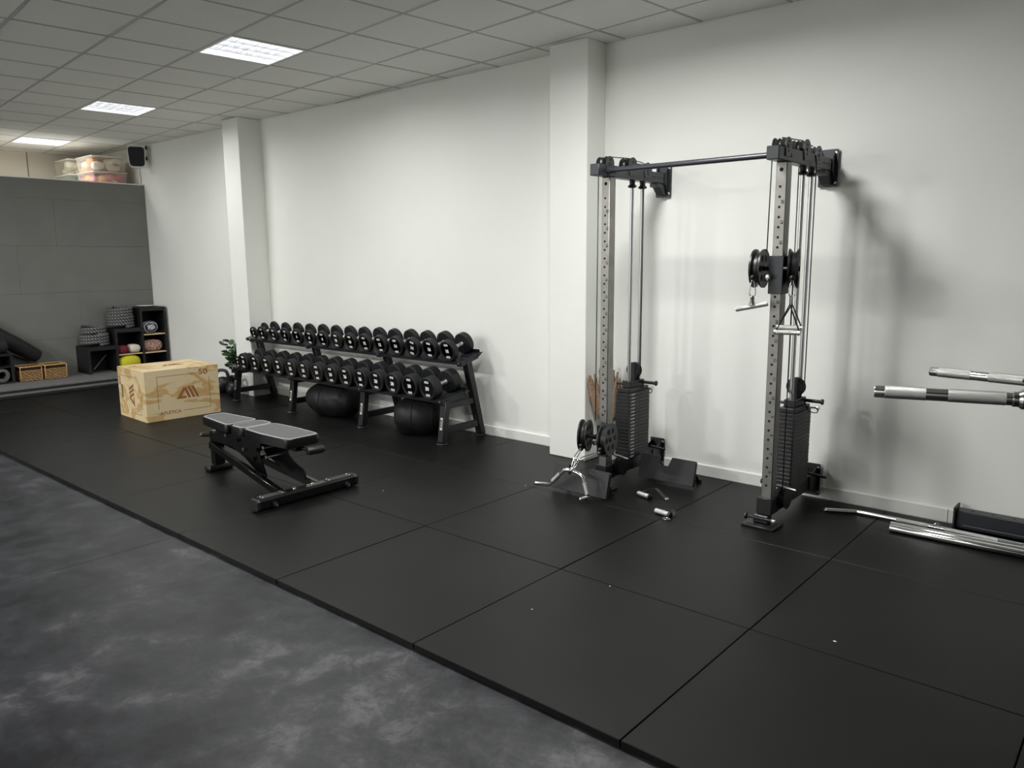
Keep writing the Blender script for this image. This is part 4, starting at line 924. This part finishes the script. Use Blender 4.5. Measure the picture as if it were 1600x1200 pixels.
    if not low:
        C_([(cx + 0.06, 2.36, zc - 0.02), (cx + 0.058, 2.37, 0.16)]); C_([(cx + 0.055, 2.49, 0.145), (cx + 0.055, 2.49, zt_ + 0.1), (cx - 0.048, 2.64, zp)])
unit(CR, 1.452, False, 1); unit(CL, 0.335, True, -1)
bm = NB(); tube(bm, [(CL + 0.036, 2.255, 2.098), (CR - 0.036, 2.255, 2.098)], 0.0165, 16); P('pull_up_bar', bm, mat('bar_coat', (44, 46, 52), 0.3), TR, smooth=True)
for s, x in ((1, CL + 0.0355), (-1, CR - 0.0355)):
    bm = NB(); lathe(bm, [(0, 0.03), (0.008, 0.03), (0.016, 0.02), (0.03, 0.0185)], (x, 2.255, 2.098), (s, 0, 0), 16); P('bar_flange', bm, m_beam, TR, smooth=True)

# carabiners and handles hanging from the machine
def carab(bm, top, bot, w_=0.016, r=0.0035):
    top, bot = Vector(top), Vector(bot); d = bot - top; n = V(1, 0.3, 0) - d * (V(1, 0.3, 0).dot(d) / d.length_squared); n.normalize()
    tube(bm, smooth_pts([top, top + d * .12 + n * w_ * .5, top + d * .8 + n * w_, bot, top + d * .8 - n * w_, top + d * .12 - n * w_ * .5], 4, True), r, 7, closed=True)
p = STOPS[0]
t = thing('cable_attachment', 'straight chrome T-shaped handle hanging from the left wheel of the raised carriage', 'handle', (p.x, p.y, 1.25))
bm = NB(); carab(bm, p, p + V(0.002, 0, -0.085)); P('carabiner', bm, m_chr, t, smooth='full')
bm = NB(); lathe(bm, [(0, 0.006), (0.012, 0.012), (0.03, 0.012), (0.045, 0.018), (0.05, 0.018)], p + V(0.002, 0, -0.08), (0, 0, -1), 12); P('swivel', bm, m_chr, t, smooth=True)
a = p + V(-0.085, -0.02, -0.158); b = p + V(0.08, 0.03, -0.122)
bm = NB(); d = (b - a).normalized(); lathe(bm, [(0, 0), (0.001, 0.012), (0.006, 0.0145), ((b - a).length - .006, 0.0145), ((b - a).length, 0.012), ((b - a).length + .001, 0)], a, d, 16); P('bar', bm, m_knurl, t, smooth=True)
p = STOPS[1]
t = thing('cable_attachment', 'chrome stirrup handle on black straps hanging from the right wheel of the raised carriage', 'handle', (p.x, p.y, 1.13))
bm = NB(); carab(bm, p, p + V(0.004, 0, -0.08)); P('carabiner', bm, m_chr, t, smooth='full')
for oy, zz in ((0.0, p.z - 0.247), (-0.03, p.z - 0.27)):
    for s in (-1, 1):
        bm = NB(); tube(bm, [(p.x + 0.005, p.y + oy, p.z - 0.075), (p.x + 0.006, p.y + oy, p.z - 0.12), (p.x + s * 0.066, p.y + oy, zz)], 0.0035, 6); P('strap', bm, m_cable, t, smooth='full')
    bm = NB(); cyl(bm, (p.x - 0.06, p.y + oy, zz - 0.002), (p.x + 0.06, p.y + oy, zz + 0.002), 0.0135, seg=16); P('grip', bm, m_knurl, t, smooth=True)
    for s in (-1, 1):
        bm = NB(); cyl(bm, (p.x + s * 0.06, p.y + oy, zz), (p.x + s * 0.069, p.y + oy, zz), 0.0145, seg=14); P('grip_cap', bm, m_chr, t, smooth=True)
t = thing('row_bar', 'chrome bent rowing bar clipped to the lowered carriage', 'handle', (-0.66, 1.98, 0.05))
yb = 1.965
mid = smooth_pts([(-0.831, yb, 0.06), (-0.80, yb, 0.09), (-0.725, yb, 0.162), (-0.695, yb, 0.184), (-0.655, yb, 0.190), (-0.60, yb, 0.184), (-0.562, yb, 0.168), (-0.545, yb, 0.14), (-0.513, yb, 0.04)], 5)
bm = NB(); tube(bm, mid, 0.0125, 12); P('bar', bm, m_chr, t, smooth='full')
for a, b in (((-0.797, yb, 0.092), (-0.738, yb, 0.15)), ((-0.541, yb, 0.128), (-0.518, yb, 0.055))):
    bm = NB(); cyl(bm, a, b, 0.0155, seg=14); P('knurled_grip', bm, m_knurl, t, smooth=True)
for a, b in (((-0.835, yb, 0.06), (-0.91, yb - 0.055, 0.068)), ((-0.513, yb, 0.038), (-0.535, yb - 0.06, 0.032))):
    bm = NB(); d = (Vector(b) - Vector(a)); lathe(bm, [(-0.01, 0.010), (0, 0.0125), (d.length - .004, 0.0125), (d.length, 0.009), (d.length + .002, 0)], a, d, 14); P('end_grip', bm, m_chr, t, smooth=True)
bm = NB(); bmesh.ops.create_icosphere(bm, subdivisions=2, radius=0.018, matrix=Matrix.Translation((-0.64, yb, 0.195))); P('ring_mount', bm, m_chr, t, smooth='full')
for p in STOPS[2:4]:
    q = V(-0.648 + (p.x + 0.612) * 0.25, (p.y + yb) / 2 - 0.01, 0.255)
    bm = NB(); carab(bm, p, q, 0.011); P('carabiner', bm, m_chr, t, smooth='full')
    bm = NB(); carab(bm, q + V(0, 0.003, 0.006), (-0.64 + (p.x + 0.612) * 0.06, yb + 0.006, 0.205), 0.008, 0.003); P('carabiner', bm, m_chr, t, smooth='full')

# slant boards
m_tread = mat('tread_plate', (30, 31, 33), 0.55, bump=(60, 0.12))
def slant(loc, ang, w_, label, back, notch):
    T = Matrix.Translation(loc) @ Matrix.Rotation(ang, 4, 'Z'); t = thing('slant_board', label, 'slant board', loc, ang, 'slant boards by the cable machine')
    h = 0.172; tilt = radians(15); up = V(0, sin(tilt), cos(tilt)); n = V(0, -cos(tilt), sin(tilt)); a, b = notch
    poly = [(-w_ / 2, 0), (w_ / 2, 0), (w_ / 2, h - 0.01), (w_ / 2 - 0.01, h), (b + 0.02, h), (b, h - 0.066), (a, h - 0.066), (a - 0.003, h), (-w_ / 2 + 0.01, h), (-w_ / 2, h - 0.01)]
    bm = NB(); prism(bm, rounded(poly, 0.006, 2), T @ axes(V(0, 0.0, 0.0135), (1, 0, 0), up, n), 0.028, 0.002); P('board', bm, m_tread, t)
    for s in (-1, 1):
        xx = s * (w_ / 2 - 0.05); bm = NB()
        prism(bm, [(back - 0.012, 0.0), (back, 0.0), (0.052, 0.125), (0.036, 0.13)], T @ axes((xx - 0.008, 0.012, 0.0), (0, 1, 0), (0, 0, 1), (1, 0, 0)), 0.016); P('side_support', bm, m_blk, t)
    bm = NB(); box(bm, -w_ / 2 + 0.03, w_ / 2 - 0.03, back - 0.01, back + 0.008, 0.0, 0.02, M=T); P('rear_bar', bm, m_blk, t)
slant((-0.646, 2.065, 0), 0.0, 0.44, 'black slant board behind the chrome rowing bar', 0.115, (-0.10, 0.045))
slant((-0.338, 2.66, 0), radians(1.5), 0.42, 'black slant board with a notch standing near the wall', 0.17, (-0.065, 0.01))
# loose strap handles on the floor
def strap_handle(a, b, strap, ring, label):
    a, b = Vector(a), Vector(b); t = thing('strap_handle', label, 'handle', ((a.x + b.x) / 2, (a.y + b.y) / 2, 0), 0, 'loose strap handles on the floor')
    d = b - a; bm = NB(); lathe(bm, [(0, 0.009), (0.004, 0.0165), (d.length - 0.004, 0.0165), (d.length, 0.009)], a, d, 18); P('grip', bm, m_knurl, t, smooth=True)
    pts = smooth_pts(strap, 6); bm = NB()
    for k in range(len(pts) - 1):
        dd = (pts[k + 1] - pts[k]).normalized(); M_ = axes(pts[k], dd, V(-dd.y, dd.x, 0).normalized(), dd.cross(V(-dd.y, dd.x, 0).normalized()))
        box(bm, 0, (pts[k + 1] - pts[k]).length * 1.05, -0.012, 0.012, -0.0015, 0.0015, M=M_)
    P('strap', bm, m_cable, t)
    c, rr, ax = ring; c = Vector(c); bm = NB(); s_, t_ = frame_for(Vector(ax)); tube(bm, [c + (s_ * cos(2 * pi * k / 16) + t_ * sin(2 * pi * k / 16)) * rr for k in range(16)], 0.0032, 6, closed=True); P('ring', bm, m_chr, t, smooth='full')
    bm = NB(); lathe(bm, [(0, 0.0175), (0.012, 0.0175), (0.016, 0.012)], b, d, 14); P('grip_end', bm, m_blk, t, smooth=True)
strap_handle((-0.345, 2.30, 0.017), (-0.245, 2.275, 0.017), [(-0.335, 2.305, 0.012), (-0.31, 2.37, 0.03), (-0.26, 2.38, 0.045), (-0.20, 2.36, 0.02), (-0.17, 2.345, 0.006)], ((-0.155, 2.34, 0.006), 0.014, (0.1, 0, 1)), 'loose chrome strap handle lying nearer the notched slant board')
strap_handle((-0.075, 2.06, 0.017), (0.03, 2.045, 0.017), [(-0.06, 2.065, 0.012), (-0.02, 2.11, 0.02), (0.03, 2.09, 0.03), (0.05, 2.05, 0.012)], ((0.035, 2.0, 0.005), 0.022, (0, 0.1, 1)), 'loose chrome strap handle lying on a tile seam, nearest the camera')

# ================================================================== vase with dried grass
t = thing('vase', 'white vase standing in the corner beside the pillar', 'vase', (-0.96, 2.89, 0))
bm = NB(); lathe(bm, [(0, 0), (0, 0.055), (0.01, 0.065), (0.15, 0.08), (0.25, 0.07), (0.295, 0.055), (0.298, 0.05), (0.28, 0.046), (0.2, 0.05), (0.05, 0.04), (0.05, 0)], (-0.96, 2.89, 0), (0, 0, 1), 28); P('body', bm, m_trim, t, smooth=True)
t = thing('pampas_grass', 'bunch of dried brown pampas grass standing in the white vase', 'dried grass', (-0.96, 2.89, 0.06))
m_pamp = mat('dried_plume', (158, 134, 112), 0.95, var=(120, (122, 98, 80))); rnd = random.Random(11)
for k in range(19):
    u = -1 + 2 * k / 18; L = rnd.uniform(0.60, 0.72) - 0.05 * abs(u); 
    p0 = V(-0.96 + u * 0.02, 2.89, 0.07); top = V(-0.985 + u * 0.165, 2.89 - 0.075 * rnd.random(), 0.07 + L - 0.02)
    bm = NB(); tube(bm, [p0, p0 * .5 + top * .5 + V(-u * 0.015, 0, 0.0), top], 0.0025, 5)
    st = P('stem', bm, m_pamp, t, smooth='full')
    d = top - p0; bm = NB(); n = 9; pts = [p0 + d * (0.45 + 0.56 * i / n) + V(sin(i * 1.3 + k) * 0.003, 0, 0) for i in range(n + 1)]
    tube(bm, pts, 0.016, 7, rad=lambda i, N: 0.004 + 0.019 * max(0, sin(pi * (i / (N - 1)) ** 0.8)) ** 0.8)
    for v in bm.verts: v.co += V(rnd.uniform(-1, 1), rnd.uniform(-1, 1), rnd.uniform(-1, 1)) * 0.0045
    P('plume', bm, m_pamp, st, smooth='full')

# ================================================================== right edge: bars on the floor, rack base, dip bars
t = thing('lat_bar', 'long bent chrome pulldown bar on the floor against the wall', 'lat bar', (1.25, 2.81, 0))
pts = smooth_pts([(0.712, 2.735, 0.0145), (0.79, 2.775, 0.0145), (0.868, 2.815, 0.0145), (0.90, 2.822, 0.0145), (1.10, 2.822, 0.0145), (1.32, 2.818, 0.0145), (1.70, 2.805, 0.0145), (1.76, 2.803, 0.0145), (1.90, 2.80, 0.0145)], 5)
bm = NB(); tube(bm, pts, 0.0135, 14); P('bar', bm, m_chr, t, smooth='full')
for a, b in (((1.10, 2.822, .0145), (1.27, 2.8195, .0145)), ((1.36, 2.8165, .0145), (1.62, 2.805, .0145))):
    bm = NB(); cyl(bm, a, b, 0.0141, seg=14); P('knurled_grip', bm, m_knurl, t, smooth=True)
bm = NB(); tube(bm, [V(1.315, 2.819, 0.0145) + V(0, cos(2 * pi * k / 14) * 0.004, 0) + (V(1, 0, 0) * cos(2 * pi * k / 14) + V(0, 0, 1) * sin(2 * pi * k / 14)) * 0.012 + V(0, -0.004, 0.014) for k in range(14)], 0.004, 6, closed=True); P('eye', bm, m_chr, t, smooth='full')
for yy, x0, lab in ((2.628, 1.118, 'front one of two straight chrome tubes lying on the floor'), (2.676, 1.108, 'rear one of two straight chrome tubes lying on the floor')):
    bm = NB(); lathe(bm, [(0.01, 0.017), (0, 0.017), (0, 0.021), (0.002, 0.0225), (0.95, 0.0225), (0.952, 0.021), (0.952, 0.017), (0.94, 0.017)], (x0, yy, 0.0228), (1, 0.02 if yy < 2.65 else 0.03, 0), 24); o = P('chrome_tube', bm, m_chr, None, smooth=True); recenter(o); tag(o, lab, 'tube', 'chrome tubes on the floor')
t = thing('rack_base', 'black steel rack base beam with end plate at the wall foot', 'rack', (2.0, 2.94, 0))
bm = NB(); box(bm, 1.395, 3.2, 2.90, 2.985, 0.012, 0.112, 0.004); P('beam', bm, m_beam, t, smooth=True)
bm = NB(); box(bm, 1.382, 1.394, 2.875, 2.998, 0.0, 0.135, 0.003); P('end_plate', bm, m_blk, t)
bm = NB(); box(bm, 1.43, 3.2, 2.8975, 2.8995, 0.03, 0.036); P('edge_line', bm, mat('edge_grey', (96, 98, 104), 0.4), t)
for k in range(6):
    bm = NB(); cyl(bm, (1.47 + .1 * k, 2.9395, 0.1115), (1.47 + .1 * k, 2.9395, 0.1128), 0.007, seg=10); P('hole', bm, m_dark, t)
t = thing('dip_station', 'dip station with two chrome handle bars reaching in from the right edge', 'dip bars', (2.3, 1.45, 0))
def dip(P_, Q_, r):
    P_, Q_ = Vector(P_), Vector(Q_); d = (Q_ - P_).normalized(); L = (Q_ - P_).length
    bm = NB(); lathe(bm, [(0, 0), (0, r * 0.93), (0.003, r), (L + 0.08, r)], P_, d, 32); b = P('handle_bar', bm, m_chr, t, smooth=True)
    for a, c in ((0.035, L * 0.39), (L * 0.55, L * 0.96)):
        bm = NB(); lathe(bm, [(a, r), (a + 0.001, r + 0.0008), (c - 0.001, r + 0.0008), (c, r)], P_, d, 32); P('knurled_sleeve', bm, m_knurl, b, smooth=True)
    bm = NB(); lathe(bm, [(L + 0.0, r), (L + 0.004, r + 0.004), (L + 0.02, r + 0.004), (L + 0.03, r + 0.012), (L + 0.04, r + 0.012)], P_, d, 32); P('collar', bm, m_chr, b, smooth=True)
    return P_ + d * (L + 0.04)
dip((1.402, 1.10, 1.05), (1.825, 1.224, 1.05), 0.0235); dip((1.441, 1.785, 1.05), (1.86, 1.71, 1.05), 0.0205)
m_bx = mat('pale_grey_steel', (150, 148, 138), 0.45)
bm = NB(); box(bm, 1.872, 1.96, 1.19, 1.75, 1.005, 1.10, 0.005); P('cross_member', bm, m_bx, t)
bm = NB(); prism(bm, [(1.84, 1.31), (1.90, 1.24), (2.25, 1.24), (2.25, 1.70), (1.90, 1.70), (1.84, 1.64)], axes((0, 0, 1.101), (1, 0, 0), (0, 1, 0), (0, 0, 1)), 0.008); P('top_plate', bm, m_beam, t)
bm = NB(); cyl(bm, (1.845, 1.40, 1.04), (1.845, 1.40, 1.10), 0.006, seg=8); P('pin', bm, m_blk, t)
bm = NB(); box(bm, 1.96, 2.26, 1.40, 1.50, 1.01, 1.09, 0.004); box(bm, 2.26, 2.34, 1.40, 1.50, 0.0, 1.4, 0.004); P('upright', bm, m_beam, t)
bm = NB(); box(bm, 2.0, 2.75, 1.41, 1.49, 0.0, 0.06, 0.004); box(bm, 2.26, 2.34, 1.05, 1.40, 0.0, 0.06, 0.004); box(bm, 2.26, 2.34, 1.5, 1.95, 0.0, 0.06, 0.004); P('floor_frame', bm, m_beam, t)
# crumbs on the mats
for k, (x, y) in enumerate(((1.313, 1.115), (0.31, 0.98), (0.18, 0.55), (-1.06, 1.995), (1.87, 0.27), (-1.73, 1.29))):
    bm = NB(); bmesh.ops.create_icosphere(bm, subdivisions=1, radius=0.0035 if k else 0.005, matrix=Matrix.Translation((x, y, 0.0025)) @ Matrix.Diagonal((1.6, .8, .6, 1)))
    o = P('crumb', bm, m_white, None); recenter(o); tag(o, ['white crumb on the rubber tile below the chrome tubes', 'tiny white crumb right of the crossing of two tile seams', 'tiny white crumb in the middle of a front rubber tile', 'tiny white crumb on the seam left of the slant board', 'tiny white crumb in the bottom right corner', 'tiny white crumb on the tile in front of the bench'][k], 'crumb', 'white crumbs on the rubber floor')
